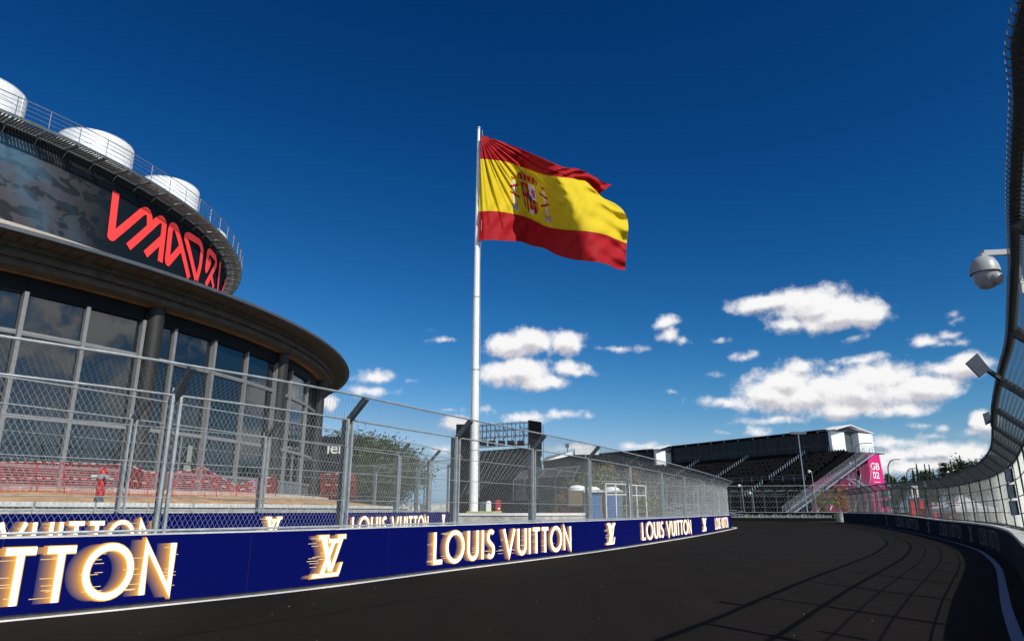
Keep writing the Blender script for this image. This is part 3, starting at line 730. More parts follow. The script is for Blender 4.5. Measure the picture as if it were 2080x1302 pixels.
# red logotype on the banner, strokes traced in (angle, height) on the drum face
def zu(x, y): return (200+x/5.424, 380+y/5.424)
LG = [[(195,65),(135,560),(160,530),(525,255),(560,330),(560,455)], [(320,655),(690,350),(725,410),(680,820)], [(510,735),(720,560)],
      [(990,1000),(845,450),(815,430),(790,470),(755,820),(765,830),(915,660)],
      [(1070,1025),(960,560),(975,535),(1120,610),(1140,680),(1115,870),(1070,1020)],
      [(1178,930),(1230,820),(1200,860),(1195,745),(1215,715),(1285,790),(1290,850),(1170,1085)],[(1225,960),(1262,1110)],[(1337,825),(1305,1140)],
      [(1355,1150),(1420,965),(1425,1175)],[(1432,1175),(1452,1030),(1448,1180)]]
LG = [[(195,60),(137,545),(150,553),(490,268),(540,260),(566,320),(562,455)], [(328,660),(655,365),(700,352),(727,400),(678,825)], [(515,742),(712,560)],
      [(992,1002),(860,470),(838,432),(806,430),(790,470),(754,815),(762,835),(910,665)],
      [(1070,1022),(962,570),(962,542),(990,535),(1115,612),(1140,680),(1118,870),(1075,1025)],
      [(1232,812),(1180,925),(1205,715),(1225,712),(1285,785),(1292,850),(1175,1080)],[(1232,960),(1262,1110)],[(1337,825),(1305,1140)],
      [(1355,1150),(1421,965),(1425,1175)],[(1432,1175),(1452,1030),(1448,1180)]]
mb = MB(); RT = RD+.04
def catmull(P, n=6):
    return P
for li, L_ in enumerate(LG):
    P_ = []
    for (x, y) in L_:
        u, v = zu(x, y); p = cyl(u, v, RT, cD); a_ = degrees(atan2(p.y-cD[1], p.x-cD[0])); P_.append((a_*RT*pi/180, p.z))
    # round the corners by resampling
    Rr = [P_[0]]
    for i in range(1, len(P_)-1):
        a_, b_, c_ = Vector(P_[i-1]), Vector(P_[i]), Vector(P_[i+1]); la, lc = (a_-b_).length, (c_-b_).length; rr = min(.22, la*.45, lc*.45)
        pa, pb = b_+(a_-b_).normalized()*rr, b_+(c_-b_).normalized()*rr
        for k in range(5): t = k/4; Rr.append(tuple((1-t)**2*pa+2*t*(1-t)*b_+t*t*pb))
    Rr.append(P_[-1])
    for q_ in strokes2quads(Rr, .41, .3): mb.quad(*[pc(cD, RT+.006*li, x/RT*180/pi, z) for x, z in q_])
mb.build('logo', M['coral'], bo)

# ------------------------------------------------------------------ flagpole and flag
PY = 58.0; pb_ = at(961.5, 1034, PY); pt_ = at(969.5, 262, PY); pole_x = pb_.x
FP = thing('flagpole', 'very tall white tapered flagpole standing beyond the barriers', 'flagpole', (pole_x, PY, 1.2))
H0 = pt_.z
rads = [(.375, 1.1), (.365, 4), (.34, 9), (.305, 14), (.265, 20), (.21, 27), (.155, 33), (.115, H0)]
MB().lathe(rads, (pole_x, PY, 0), 28).build('shaft', M['pole'], FP, True)
MB().lathe([(.125, H0), (.17, H0+.02), (.17, H0+.14), (.0, H0+.18)], (pole_x, PY, 0), 16).build('truck', M['steel'], FP, True)
mb = MB()
for z in (6.3, 13.1, 19.6, 26.4): r_ = [a for a, zz in rads if zz <= z][-1]; mb.lathe([(r_*1.03, z-.03), (r_*1.04, z), (r_*1.03, z+.03)], (pole_x, PY, 0), 28)
mb.build('joint_ring', M['steel'], FP)
mb = MB(); mb.tube([(pole_x+.35, PY-.3, H0-.3), (pole_x+.42, PY-.42, H0-8), (pole_x+.3, PY-.45, H0-14), (pole_x+.42, PY-.42, 14), (pole_x+.46, PY-.46, 2.5)], .018, 4); mb.build('halyard', M['rope'], FP)
def lerp_poly(P, t):
    L0 = [0]
    for a, c in zip(P, P[1:]): L0.append(L0[-1]+hypot(c[0]-a[0], c[1]-a[1]))
    x = t*L0[-1]
    for i in range(len(P)-1):
        if x <= L0[i+1] or i == len(P)-2:
            k = (x-L0[i])/(L0[i+1]-L0[i]); return (P[i][0]+(P[i+1][0]-P[i][0])*k, P[i][1]+(P[i+1][1]-P[i][1])*k)
def smooth(P, n=4):
    for _ in range(n):
        Q = [P[0]]
        for a, c in zip(P, P[1:]): Q += [(a[0]*.75+c[0]*.25, a[1]*.75+c[1]*.25), (a[0]*.25+c[0]*.75, a[1]*.25+c[1]*.75)]
        Q.append(P[-1]); P = Q
    return P
R_top = smooth([(977,275),(1020,288),(1070,308),(1110,325),(1147,342),(1165,341),(1185,347),(1208,360),(1222,368),(1232,374),(1243,375)], 3)
R_b1 = smooth([(976,323),(1015,326),(1045,334),(1080,347),(1110,357),(1150,361),(1185,366),(1196,372),(1200,382),(1206,394),(1212,398)], 3)
R_b2 = smooth([(973,430),(1000,428),(1030,432),(1060,438),(1080,445),(1110,462),(1150,467),(1200,470),(1235,478),(1255,488),(1273,494)], 3)
R_bot = smooth([(972,489),(1000,487),(1030,490),(1058,490),(1080,500),(1105,503),(1130,519),(1165,528),(1200,531),(1232,535),(1250,546),(1270,549)], 3)
FR = [(0.0, R_top), (.25, R_b1), (.75, R_b2), (1.0, R_bot)]
NS, NT = 330, 220
def flag_uv(s, t):
    for (t0, A), (t1, B_) in zip(FR, FR[1:]):
        if t <= t1+1e-9:
            k = (t-t0)/(t1-t0); a = lerp_poly(A, s); c = lerp_poly(B_, s)
            # bow the fly edge out between the stripe lines
            bow = (sin(pi*k)*26*s**6) if t0 == .25 else 0
            return a[0]+(c[0]-a[0])*k+bow, a[1]+(c[1]-a[1])*k-bow*.55
def flag_depth(s, t):
    # big billow: the cloth swings away, back towards the viewer and away again along diagonal valleys
    q_ = s-.16*(t-.5)
    y = 2.3*sin(2*pi*(q_*1.02+.02))*min(1, s*3)
    y += -.55*sin(2*pi*(s*2.3-.55*t+.1))*s
    # gathered creases fanning out from the top of the hoist
    ang = atan2(t+.02, s*1.45+.02); rr_ = hypot(s*1.45, t)
    cre = (.075*sin(ang*34)+.06*sin(ang*57+1.3)+.04*sin(ang*91+.4))*min(rr_*3, 1)*max(0, 1-max(0, rr_-.45)/.75)
    y += cre*1.5
    y += .11*sin(2*pi*(s*3.1+t*5.3+.8*sin(s*9)))*s+.075*sin(2*pi*(s*9+t*2.1+.5*sin(t*8)))
    fe = max(0, s-.72)/.28
    y += fe*(.28*sin(t*31+s*9)+.2*sin(t*47-s*20))
    if t < .3: y += fe*(.9*sin(s*40+t*20))*(1-t/.3)*.6
    return y
def inE(x, y, cx_, cy_, rx, ry): return ((x-cx_)/rx)**2+((y-cy_)/ry)**2 <= 1
CR, CY, CW, CG, CB, CP, CO = 0, 1, 2, 3, 4, 5, 6      # red, yellow, white, gold, blue, purple-pink, orange
def flag_color(s, t):
    base = CR if (t < .25 or t > .75) else CY
    # crest space: x right, y down, in fractions of flag height; flag is 1.5 wide
    x = (s*1.5-.545)/.40; y = (t-.50)/.40
    if abs(x) > .62 or abs(y) > .60: return base
    # crown
    if -.58 < y < -.27 and abs(x) < .33:
        if inE(x, y, 0, -.34, .30, .19) and y < -.27:
            if y > -.32: return CG
            for k in (-.22, -.11, 0, .11, .22):
                if abs(x-k*(1+(-.27-y)*1.2)) < .018: return CG
            if y < -.46: return CG if abs(x) > .03 or y < -.53 else CG
            return CR
        if abs(x) < .02 and y < -.5: return CG
    # shield
    hw = .225 if y < .22 else .225*math.sqrt(max(0, 1-((y-.22)/.26)**2))
    if -.25 < y < .48 and abs(x) <= hw:
        if abs(abs(x)-hw) < .018 and y < .46: return CG
        if inE(x, y, 0, .10, .065, .085): return CB if inE(x, y, 0, .10, .048, .066) else CR
        if y < .10:
            if x < 0:
                if inE(x, y, -.115, -.08, .06, .10): return CG
                return CR
            if inE(x, y, .12, -.07, .05, .045) or (abs(x-.13) < .02+.03*abs(sin(y*40)) and -.16 < y < .05): return CP
            return CW
        if y < .36:
            if x < 0: return CR if int((x+.3)*26) % 2 else CY
            if abs(abs(x-.115)-.06) < .014 or abs(y-.22) < .014: return CG
            return CR
        return CW if x > -.07 and x < .07 and y > .38 else (CR if x > 0 else (CR if int((x+.3)*26) % 2 else CY))
    # pillars
    for sx in (-1, 1):
        px = x*sx
        if .36 < px < .52:
            if -.30 < y < -.22 and px > .39 and px < .49: return CG if y > -.26 else CR
            if -.22 <= y < .36 and .405 < px < .475: return CR if (abs(y+.08-(px-.44)*.7) < .03 or abs(y-.12+(px-.44)*.7) < .03) else CW
            if .36 <= y < .40: return CG
            if .40 <= y < .50: return CB if int((y+sin(px*60)*.01)*50) % 2 else CW
        if .30 < px < .54 and (abs(y+.08-(px-.44)*.35) < .026 or abs(y-.12+(px-.44)*.35) < .026): return CR
    return base
mb = MB(); mb.v = [0]*((NS+1)*(NT+1)); hoff = at(977, 275, PY-.5).x
for j in range(NT+1):
    for i in range(NS+1):
        s, t = i/NS, j/NT; u, v = flag_uv(s, t); mb.v[j*(NS+1)+i] = tuple(at(u, v, PY-.5+flag_depth(s, t)))
for j in range(NT):
    for i in range(NS): k = j*(NS+1)+i; mb.f.append((k, k+NS+1, k+NS+2, k+1))
def cloth(name, col):
    m = mat(name, col, .72, spec=.25); n_ = m.node_tree; p_ = n_.nodes['Principled BSDF']
    tr = n_.nodes.new('ShaderNodeBsdfTranslucent'); tr.inputs[0].default_value = (*[min(1, c*1.15) for c in col], 1)
    mx = n_.nodes.new('ShaderNodeMixShader'); mx.inputs[0].default_value = .10; out = n_.nodes['Material Output']
    n_.links.new(p_.outputs[0], mx.inputs[1]); n_.links.new(tr.outputs[0], mx.inputs[2]); n_.links.new(mx.outputs[0], out.inputs[0]); return m
fm = [cloth('red cloth', (.37, .003, .008)), cloth('yellow cloth', (.68, .50, .012)), cloth('white cloth', (.62, .62, .66)), cloth('gold cloth', (.42, .26, .03)), cloth('blue cloth', (.03, .06, .22)), cloth('purple cloth', (.42, .06, .26)), cloth('orange cloth', (.8, .25, .03))]
fo = mb.build('flag', fm, None, False)
fo.data.polygons.foreach_set('use_smooth', [True]*len(fo.data.polygons))
mi = []
for j in range(NT):
    for i in range(NS): mi.append(flag_color((i+.5)/NS, (j+.5)/NT))
fo.data.polygons.foreach_set('material_index', mi)
tag(fo, 'huge red and yellow striped flag with a coat of arms, flying from the tall pole', 'flag')

# ------------------------------------------------------------------ vegetation
def crown(mb, c, rx, ry, rz, n, leaf, rng, flat=0.0, hollow=.55):
    """many small leaf faces clustered in clumps through an uneven ellipsoid"""
    clumps = []
    for _ in range(max(6, n//60)):
        th = rng.uniform(0, 2*pi); ph = math.acos(rng.uniform(-1, 1)); r = rng.uniform(hollow, 1)**.6
        clumps.append((Vector((sin(ph)*cos(th)*rx*r, sin(ph)*sin(th)*ry*r, cos(ph)*rz*r)), rng.uniform(.14, .30)))
    for _ in range(n):
        k, w = clumps[rng.randrange(len(clumps))]
        o = Vector((rng.gauss(0, 1)*rx*w, rng.gauss(0, 1)*ry*w, rng.gauss(0, 1)*rz*w))*.5
        p = Vector(c)+k+o
        if flat and p.z < c[2]-flat: p.z = c[2]-flat+rng.uniform(0, .2)
        d = Vector((rng.uniform(-1, 1), rng.uniform(-1, 1), rng.uniform(-.6, 1))).normalized(); e = d.cross(Vector((rng.random(), rng.random(), rng.random()))).normalized()
        L0 = leaf*rng.uniform(.6, 1.4); mb.quad(p-e*L0*.3, p+d*L0, p+e*L0*.3, p-d*L0*.6)
def tree(name, label, cat, base, h, rx, rz, m_, n, leaf, seed, group=None, trunk_r=None, shape='round'):
    rng = random.Random(seed); T = thing(name, label, cat, base, group); b_ = Vector(base)
    tr = MB(); r_ = trunk_r or h*.03
    top = b_+Vector((rng.uniform(-.1, .1)*rx, 0, h*.72)); tr.tube([b_, b_.lerp(top, .5)+Vector((rng.uniform(-.2, .2), 0, 0)), top], [r_*1.3, r_, r_*.5], 8)
    if shape != 'column':
        for _ in range(7):
            a = rng.uniform(0, 2*pi); s_ = b_.lerp(top, rng.uniform(.4, .9)); tr.tube([s_, s_+Vector((cos(a)*rx*.4, sin(a)*rx*.4, rz*.35)), s_+Vector((cos(a)*rx*.75, sin(a)*rx*.75, rz*.8))], [r_*.5, r_*.3, r_*.1], 5)
    tr.build('trunk', M['bark'], T)
    cr = MB()
    if shape == 'umbrella': crown(cr, (b_.x, b_.y, b_.z+h-rz), rx*.86, rx*.86, rz*.86, n//2, leaf*1.3, rng, flat=rz*.8, hollow=.0)
    if shape == 'column':
        for _ in range(n):
            z = rng.random(); w = rx*(1-z**1.6)*(.35+.65*min(1, z*6)); a = rng.uniform(0, 2*pi); rr = w*math.sqrt(rng.random())
            p = b_+Vector((cos(a)*rr, sin(a)*rr, h*.04+h*.96*z)); d = Vector((cos(a)*.3, sin(a)*.3, 1)).normalized(); e = Vector((-sin(a), cos(a), 0)); L0 = leaf*rng.uniform(.6, 1.4)
            cr.quad(p-e*L0*.25, p+d*L0, p+e*L0*.25, p-d*L0*.5)
    elif shape == 'cedar':
        for k in range(9):
            z = h*(.2+.75*k/8); w = rx*(1-.85*k/8)
            for _ in range(n//9):
                a = rng.choice(range(7))*2*pi/7+k*.5+rng.gauss(0, .22); rr = w*rng.random()**.6
                p = b_+Vector((cos(a)*rr, sin(a)*rr, z-rr*.12+rng.gauss(0, h*.02))); d = Vector((cos(a), sin(a), rng.uniform(-.3, .5))).normalized(); e = d.cross(Vector((0, 0, 1))).normalized(); L0 = leaf*rng.uniform(.6, 1.4)
                cr.quad(p-e*L0*.3, p+d*L0, p+e*L0*.3, p-d*L0*.6)
    else: crown(cr, (b_.x, b_.y, b_.z+h-rz), rx, rx, rz, n, leaf, rng, flat=rz*.9 if shape == 'umbrella' else 0, hollow=.25)
    cr.build('crown', m_, T); return T
p = at(700, 1000, 62); tree('pine_tree', 'broad dark green pine beside the glass pavilion', 'tree', (p.x+.6, 62, 1.0), 6.9, 6.2, 3.3, M['leaf_pine'], 46000, .20, 3, shape='umbrella')
for u, Y, h, rx, rz, mk, lab, sd_ in ((1185, 72, 4.8, 2.2, 1.8, 'leaf_olive', 'low pale green bush left of the portable toilets', 11), (1215, 76, 6.6, 1.9, 2.6, 'leaf_olive', 'slim olive green tree just behind the portable toilets', 12),
        (1262, 78, 7.0, 3.4, 3.0, 'leaf_brown', 'brownish loose tree behind the white steel frames', 13), (1155, 66, 3.6, 1.5, 1.5, 'leaf_brown', 'dry brown bush beside the black hoarding', 14),
        (1310, 62, 2.6, 2.2, 1.2, 'leaf_olive', 'green shrub at the foot of the fence right of the steel frames', 15), (1675, 118, 4.6, 2.4, 2.0, 'leaf_olive', 'yellow green bush before the pink stand cladding', 16), (1712, 118, 5.6, 1.7, 2.6, 'leaf_orange', 'orange autumn tree before the pink stand cladding', 17)):
    p = at(u, 1036, Y); tree('bush' if h < 5 else 'tree', lab, 'bush' if h < 5 else 'tree', (p.x, Y, .2), h, rx, rz, M[mk], 2600, .16, sd_)
GT = 'trees on the skyline beyond the right fence'
for i, (u, vt, Y, w, shp) in enumerate(((1787,962,210,4.0,'cedar'),(1802,961,200,3.6,'cedar'),(1817,966,190,4.5,'round'),(1853,955,230,1.2,'column'),(1855,957,225,1.2,'column'),(1861,944,220,2.0,'column'),(1870,958,235,1.5,'column'),(1878,945,225,1.4,'column'),
        (1881,955,240,5.5,'round'),(1887,946,230,1.8,'column'),(1895,953,235,1.2,'column'),(1915,937,200,8.0,'cedar'),(1927,944,210,1.3,'column'),(1930,935,215,1.3,'column'),(1941,935,220,6.5,'round'),(1949,927,215,1.5,'column'),(1965,935,210,5.5,'round'),(1985,930,200,5.0,'round'),(2010,925,190,5.0,'round'))):
    p = at(u, vt, Y); kinds = {'column': 'cypress_tree', 'cedar': 'cedar_tree', 'round': 'tree'}
    ordw = ['first','second','third','fourth','fifth','sixth','seventh','eighth','ninth','tenth','eleventh','twelfth','thirteenth','fourteenth','fifteenth','sixteenth','seventeenth','eighteenth','nineteenth'][i]
    lk = {'column': 'slim dark cypress', 'cedar': 'spreading dark cedar', 'round': 'rounded dark green tree'}[shp]
    tree(kinds[shp], f'{lk} on the far skyline, {ordw} tree counting rightwards from the pink tower', 'tree', (p.x, Y, 0), p.z, w*.5 if shp == 'column' else w, p.z*.34, M['leaf_pine' if i in (2,) else 'leaf_dark'], 1500 if shp == 'column' else 3200, .5, 40+i, GT, shape=shp)

# ------------------------------------------------------------------ grandstands
def grandstand(label, P1, a, L_, zroof, wbox, ext, Wr, ztop, zbot, pink=False):
    """P1: near front corner of the lounge roof; a: along the stand (away); n: towards the back"""
    a = Vector((a[0], a[1])).normalized(); n = Vector((-a.y, a.x))
    if n.x < 0: n = -n
    P1 = Vector(P1)
    def Q(x, w, z): q_ = P1+a*x+n*w; return Vector((q_.x, q_.y, z))
    T = thing('grandstand', label, 'grandstand', Q(0, 0, 0))
    # raked seating
    NR = 28; st = MB(); se = MB()
    for k in range(NR):
        w0 = -Wr+Wr*k/NR; w1 = -Wr+Wr*(k+1)/NR; z = zbot+(ztop-zbot)*k/(NR-1)
        st.box8([Q(-ext, w0, z-.9), Q(L_, w0, z-.9), Q(L_, w1, z-.9), Q(-ext, w1, z-.9), Q(-ext, w0, z), Q(L_, w0, z), Q(L_, w1, z), Q(-ext, w1, z)])
        x = -ext+.3+.31*(k % 2)
        while x < L_:
            if min(abs(x-q_) for q_ in (L_*.12, L_*.45, L_*.78, -ext)) > .6 and (k+int(x*7)) % 9:
                se.box8([Q(x, w0+.35, z), Q(x+.42, w0+.35, z), Q(x+.42, w0+.75, z), Q(x, w0+.75, z), Q(x+.04, w0+.66, z+.40), Q(x+.38, w0+.66, z+.40), Q(x+.38, w0+.75, z+.40), Q(x+.04, w0+.75, z+.40)])
            x += .62
    st.poly([Q(-ext+.02, -Wr, 0), Q(-ext+.02, .2, 0), Q(-ext+.02, .2, ztop-.3), Q(-ext+.02, -Wr, zbot-.3)]); st.build('terrace', M['black'], T); so = se.build('seat_rows', M['seat'], T); so['kind'] = 'stuff'
    ai = MB()
    for q_ in (L_*.12, L_*.45, L_*.78):
        for k in range(0, NR, 1):
            if k in (9, 10): continue
            w0 = -Wr+Wr*k/NR; z = zbot+(ztop-zbot)*k/(NR-1); ai.bar(Q(q_, w0+.2, z), Q(q_, w0+.2, z+.75), .10, .16)
    ai.build('aisle_post', M['alu'], T)
    cr = MB(); k = 9; w0 = -Wr+Wr*k/NR; z = zbot+(ztop-zbot)*k/(NR-1)
    for h in (.55, 1.1): cr.tube([Q(-ext, w0, z+h), Q(L_, w0, z+h)], .03, 4)
    x = -ext
    while x < L_: cr.tube([Q(x, w0, z), Q(x, w0, z+1.1)], .03, 4); x += 2.5
    for h in (.55, 1.1): cr.tube([Q(-ext, -Wr, zbot+h), Q(L_, -Wr, zbot+h)], .03, 4)
    cr.build('crowd_rail', M['alu'], T)
    sk = MB(); sk.quad(Q(-ext, -Wr, 0), Q(L_, -Wr, 0), Q(L_, -Wr, zbot-.9), Q(-ext, -Wr, zbot-.9)); sk.build('front_skirt', M['black'], T)
    # lounge box on top
    zf = ztop+.1
    lb = MB(); lb.box8([Q(0.1, .3, zf-1.4), Q(L_, .3, zf-1.4), Q(L_, wbox, zf-1.4), Q(.1, wbox, zf-1.4), Q(.1, .3, zroof-.35), Q(L_, .3, zroof-.35), Q(L_, wbox, zroof-.35), Q(.1, wbox, zroof-.35)])
    lb.build('lounge', M['dark_frame'], T)
    wn = MB(); fr = MB(); x = .5; k = 0
    while x < L_-1.6:
        wn.quad(Q(x, .27, zf), Q(x+1.7, .27, zf), Q(x+1.7, .27, zroof-.6), Q(x, .27, zroof-.6))
        fr.bar(Q(x-.1, .22, zf-1.2), Q(x-.1, .22, zroof-.4), .07, .07)
        if k % 3 == 1:
            for e in (.2, .75, 1.3): fr.bar(Q(x+e, .2, zf), Q(x+e, .2, zf+1.9), .06, .05)
            fr.bar(Q(x+.2, .2, zf+1.9), Q(x+1.3, .2, zf+1.9), .06, .05)
        x += 1.85; k += 1
    for z in (zf+.0, zf+1.35): fr.bar(Q(.1, .2, z), Q(L_, .2, z), .05, .05)
    wo_ = wn.build('lounge_glazing', M['glass_blue'], T); fr.build('glazing_bar', M['steel_dark'], wo_)
    for e in range(int(L_/4.2)): MB().tube([Q(e*4.2+2, -.35, zroof-.55), Q(e*4.2+2, -.35, zroof-.25)], .13, 6).build('floodlight', M['alu'], T)
    rf_ = MB(); rf_.box8([Q(-.1, -.7, zroof-.28), Q(L_, -.7, zroof-.28), Q(L_, wbox+.2, zroof-.1), Q(-.1, wbox+.2, zroof-.1), Q(-.1, -.7, zroof-.03), Q(L_, -.7, zroof-.03), Q(L_, wbox+.2, zroof+.1), Q(-.1, wbox+.2, zroof+.1)])
    rf_.build('lounge_roof', M['roof_dark'], T)
    # white tented end with a gable
    wt = MB(); e0, e1 = -.75, -.12
    wt.box8([Q(e0, .0, zf), Q(e1, .0, zf), Q(e1, wbox*.36, zf), Q(e0, wbox*.36, zf), Q(e0, 0, zroof-.35), Q(e1, 0, zroof-.35), Q(e1, wbox*.36, zroof-.35), Q(e0, wbox*.36, zroof-.35)])
    wt.box8([Q(e0-1.2, wbox*.60, zf-.3), Q(e1, wbox*.60, zf-.3), Q(e1, wbox, zf-.3), Q(e0-1.2, wbox, zf-.3), Q(e0-1.2, wbox*.60, zroof-.5), Q(e1, wbox*.60, zroof-.5), Q(e1, wbox, zroof-.5), Q(e0-1.2, wbox, zroof-.5)])
    wt.build('tent_wall', M['tent'], T)
    rw = MB(); rw.box8([Q(e1-.2, wbox*.36, zf), Q(e1, wbox*.36, zf), Q(e1, wbox*.60, zf), Q(e1-.2, wbox*.60, zf), Q(e1-.2, wbox*.36, zroof-.3), Q(e1, wbox*.36, zroof-.3), Q(e1, wbox*.60, zroof-.3), Q(e1-.2, wbox*.60, zroof-.3)]); rw.build('recess', M['steel_dark'], T)
    tr = MB(); ap = wbox*.40
    for (w0, z0_, w1, z1_) in ((-.4, zroof-.35, ap, zroof+.9), (ap, zroof+.9, wbox+.3, zroof-.45)):
        tr.box8([Q(e0-1.4, w0, z0_), Q(2.2, w0, z0_), Q(2.2, w1, z1_), Q(e0-1.4, w1, z1_), Q(e0-1.4, w0, z0_+.16), Q(2.2, w0, z0_+.16), Q(2.2, w1, z1_+.16), Q(e0-1.4, w1, z1_+.16)])
    tr.build('tent_roof', M['tent'], T)
    gb = MB(); gb.poly([Q(e0-.2, .2, zroof-.3), Q(e0-.2, wbox*.78, zroof-.3), Q(e0-.2, ap, zroof+.8)]); gb.build('gable', M['rim'], T)
    dk = MB(); dk.box8([Q(-ext, -.4, zf-.25), Q(e1, -.4, zf-.25), Q(e1, wbox+.2, zf-.25), Q(-ext, wbox+.2, zf-.25), Q(-ext, -.4, zf-.05), Q(e1, -.4, zf-.05), Q(e1, wbox+.2, zf-.05), Q(-ext, wbox+.2, zf-.05)]); dk.build('deck', M['steel_dark'], T)
    dr_ = MB()
    for h in (.35, .7, 1.1):
        dr_.tube([Q(-ext*.3, -.3, zf+h), Q(e1, -.3, zf+h)], .03, 4); dr_.tube([Q(-ext, 0, zf+h), Q(-ext, wbox, zf+h)], .03, 4)
    for k in range(6): dr_.tube([Q(-ext, wbox*k/5, zf), Q(-ext, wbox*k/5, zf+1.1)], .035, 4)
    for k in range(4): dr_.tube([Q(-ext*.3*k/3, -.3, zf), Q(-ext*.3*k/3, -.3, zf+1.1)], .035, 4)
    dr_.build('deck_rail', M['alu'], T)
    # end stair with stringers, treads and railing, and steel props below
    sx0, sx1 = -ext-.2, -ext-2.0; stn = MB(); rl_ = MB(); pr = MB(); NRr = 26
    za, zb = 1.0, zf; wa, wb = -Wr-1.0, wbox*.50
    for k in range(NRr):
        f0 = k/NRr; w0 = wa+(wb-wa)*f0; z = za+(zb-za)*f0
        stn.box8([Q(sx1, w0, z-.06), Q(sx0, w0, z-.06), Q(sx0, w0+.5, z-.06), Q(sx1, w0+.5, z-.06), Q(sx1, w0, z), Q(sx0, w0, z), Q(sx0, w0+.5, z), Q(sx1, w0+.5, z)])
        for sx in (sx0, sx1): rl_.tube([Q(sx, w0, z), Q(sx, w0, z+1.15)], .035, 4)
    for sx in (sx0, sx1):
        stn.bar(Q(sx, wa, za-.2), Q(sx, wb, zb-.2), .10, .34)
        for h in (.4, .78, 1.15): rl_.tube([Q(sx, wa, za+h), Q(sx, wb, zb+h)], .03, 4)
    for k in range(7):
        f0 = (k+.5)/7; w0 = wa+(wb-wa)*f0; z = za+(zb-za)*f0
        for sx in (sx0, sx1): pr.tube([Q(sx, w0, 0), Q(sx, w0, z-.2)], .05, 4)
        if k < 6: pr.tube([Q(sx1, w0, .3), Q(sx1, w0+(wb-wa)/7, max(z-.4, .5))], .04, 4)
    stn.build('stair', M['alu'], T); rl_.build('stair_rail', M['alu'], T); pr.build('scaffold', M['alu'], T)
    # cross stair (second flight running down to the back)
    c2 = MB()
    wA, zA = wa+(wb-wa)*.62, za+(zb-za)*.52; wB, zB = wb+1.5, za+(zb-za)*.10
    for sx in (sx1-.3, sx1-1.6):
        c2.bar(Q(sx, wA, zA), Q(sx, wB, zB), .08, .28)
        for h in (.6, 1.1): c2.tube([Q(sx, wA, zA+h), Q(sx, wB, zB+h)], .03, 4)
        for k in range(10): f0 = k/9; c2.tube([Q(sx, wA+(wB-wA)*f0, zA+(zB-zA)*f0), Q(sx, wA+(wB-wA)*f0, zA+(zB-zA)*f0+1.1)], .025, 4)
    c2.bar(Q(sx1-.9, wA-2.6, zA), Q(sx1-.9, wA, zA), 1.5, .12)
    for h in (.6, 1.1): c2.tube([Q(sx1-1.6, wA-2.6, zA+h), Q(sx1-1.6, wA, zA+h)], .03, 4)
    c2.build('return_stair', M['alu'], T)
    cl = MB(); cl.poly([Q(-ext-.05, -Wr*.62, 0), Q(-ext-.05, wbox*.5, 0), Q(-ext-.05, wbox*.5, zf-.6), Q(-ext-.05, wbox*.2, ztop-2.2), Q(-ext-.05, -Wr*.62, zbot+(ztop-zbot)*.38-1.1)])
    cl.build('end_cladding', M['magenta_dim'] if pink else M['black'], T)
    if pink:
        tw = MB(); w0, w1 = wbox*.42, wbox*.76
        tw.box8([Q(-ext-.7, w0, 0), Q(-ext+3, w0, 0), Q(-ext+3, w1+1.2, 0), Q(-ext-.7, w1+1.2, 0), Q(-ext-.7, w0, zf-.5), Q(-ext+3, w0, zf-.5), Q(-ext+3, w1, zf-.5), Q(-ext-.7, w1, zf-.5)])
        tb = tw.build('pink_tower', M['magenta'], T)
        gbn = MB(); gbn.quad(Q(-ext-.65, wbox*.16, 3.2), Q(-ext-.65, w0, 3.2), Q(-ext-.65, w0, zf-2.2), Q(-ext-.65, wbox*.16, zf-3.6)); gbn.build('number_banner', M['magenta_dim'], T)
        d3 = Vector((n.x, n.y, 0)); wc = wbox*.585
        for tx, zz in (('GB', 10.1), ('02', 8.35)): font_text(tx, 1.9, M['white'], tb, facing(Q(-ext-.75, wc, zz), d3) @ Matrix.Diagonal((1.25, 1, 1, 1)), extr=.01, bold=.035)
        MB().box8([Q(-ext-.76, wc-1.2, 7.0), Q(-ext-.71, wc-1.2, 7.0), Q(-ext-.71, wc+1.2, 7.0), Q(-ext-.76, wc+1.2, 7.0), Q(-ext-.76, wc-1.2, 7.1), Q(-ext-.71, wc-1.2, 7.1), Q(-ext-.71, wc+1.2, 7.1), Q(-ext-.76, wc+1.2, 7.1)]).build('underline', M['white'], tb)
    return T, Q
G1, Q1 = grandstand('big dark grandstand with a bright pink end tower and long glazed lounge on top', (65.2, 143.5), (-.52, .854), 46, 17.7, 12.5, 4.0, 21, 13.0, 3.8, True)
G2, Q2 = grandstand('dark grandstand further left with a white tented end and sloping stair', (38.5, 190), (-.62, .785), 34, 17.7, 11, 4.0, 20, 13.0, 3.8)
ht = thing('grandstand', 'black-screened rear of a stand left of the portable toilets, with a pale curved roof edge', 'grandstand', (9, 95, 0))
p0, p1, p2 = at(1104, 936, 92), at(1150, 928, 96), at(1216, 921, 102)
mb = MB()
for a, c in ((p0, p1), (p1, p2)): mb.box8([(a.x, a.y, 0), (c.x, c.y, 0), (c.x+2, c.y+9, 0), (a.x+2, a.y+9, 0), tuple(a), tuple(c), (c.x+2, c.y+9, c.z), (a.x+2, a.y+9, a.z)])
mb.build('screen_wall', M['black'], ht)
q0, q1 = at(1096, 940, 91.8), at(1160, 926, 96.5)
mb = MB(); mb.box8([(q0.x, q0.y, q0.z), (q1.x, q1.y, q1.z+.1), (q1.x+1, q1.y+6, q1.z+.1), (q0.x+1, q0.y+6, q0.z), (q0.x+.9, q0.y, q0.z+.8), (q1.x, q1.y, q1.z+.6), (q1.x+1, q1.y+6, q1.z+.9), (q0.x+1.9, q0.y+6, q0.z+1.1)]); mb.build('roof_edge', M['tent'], ht)
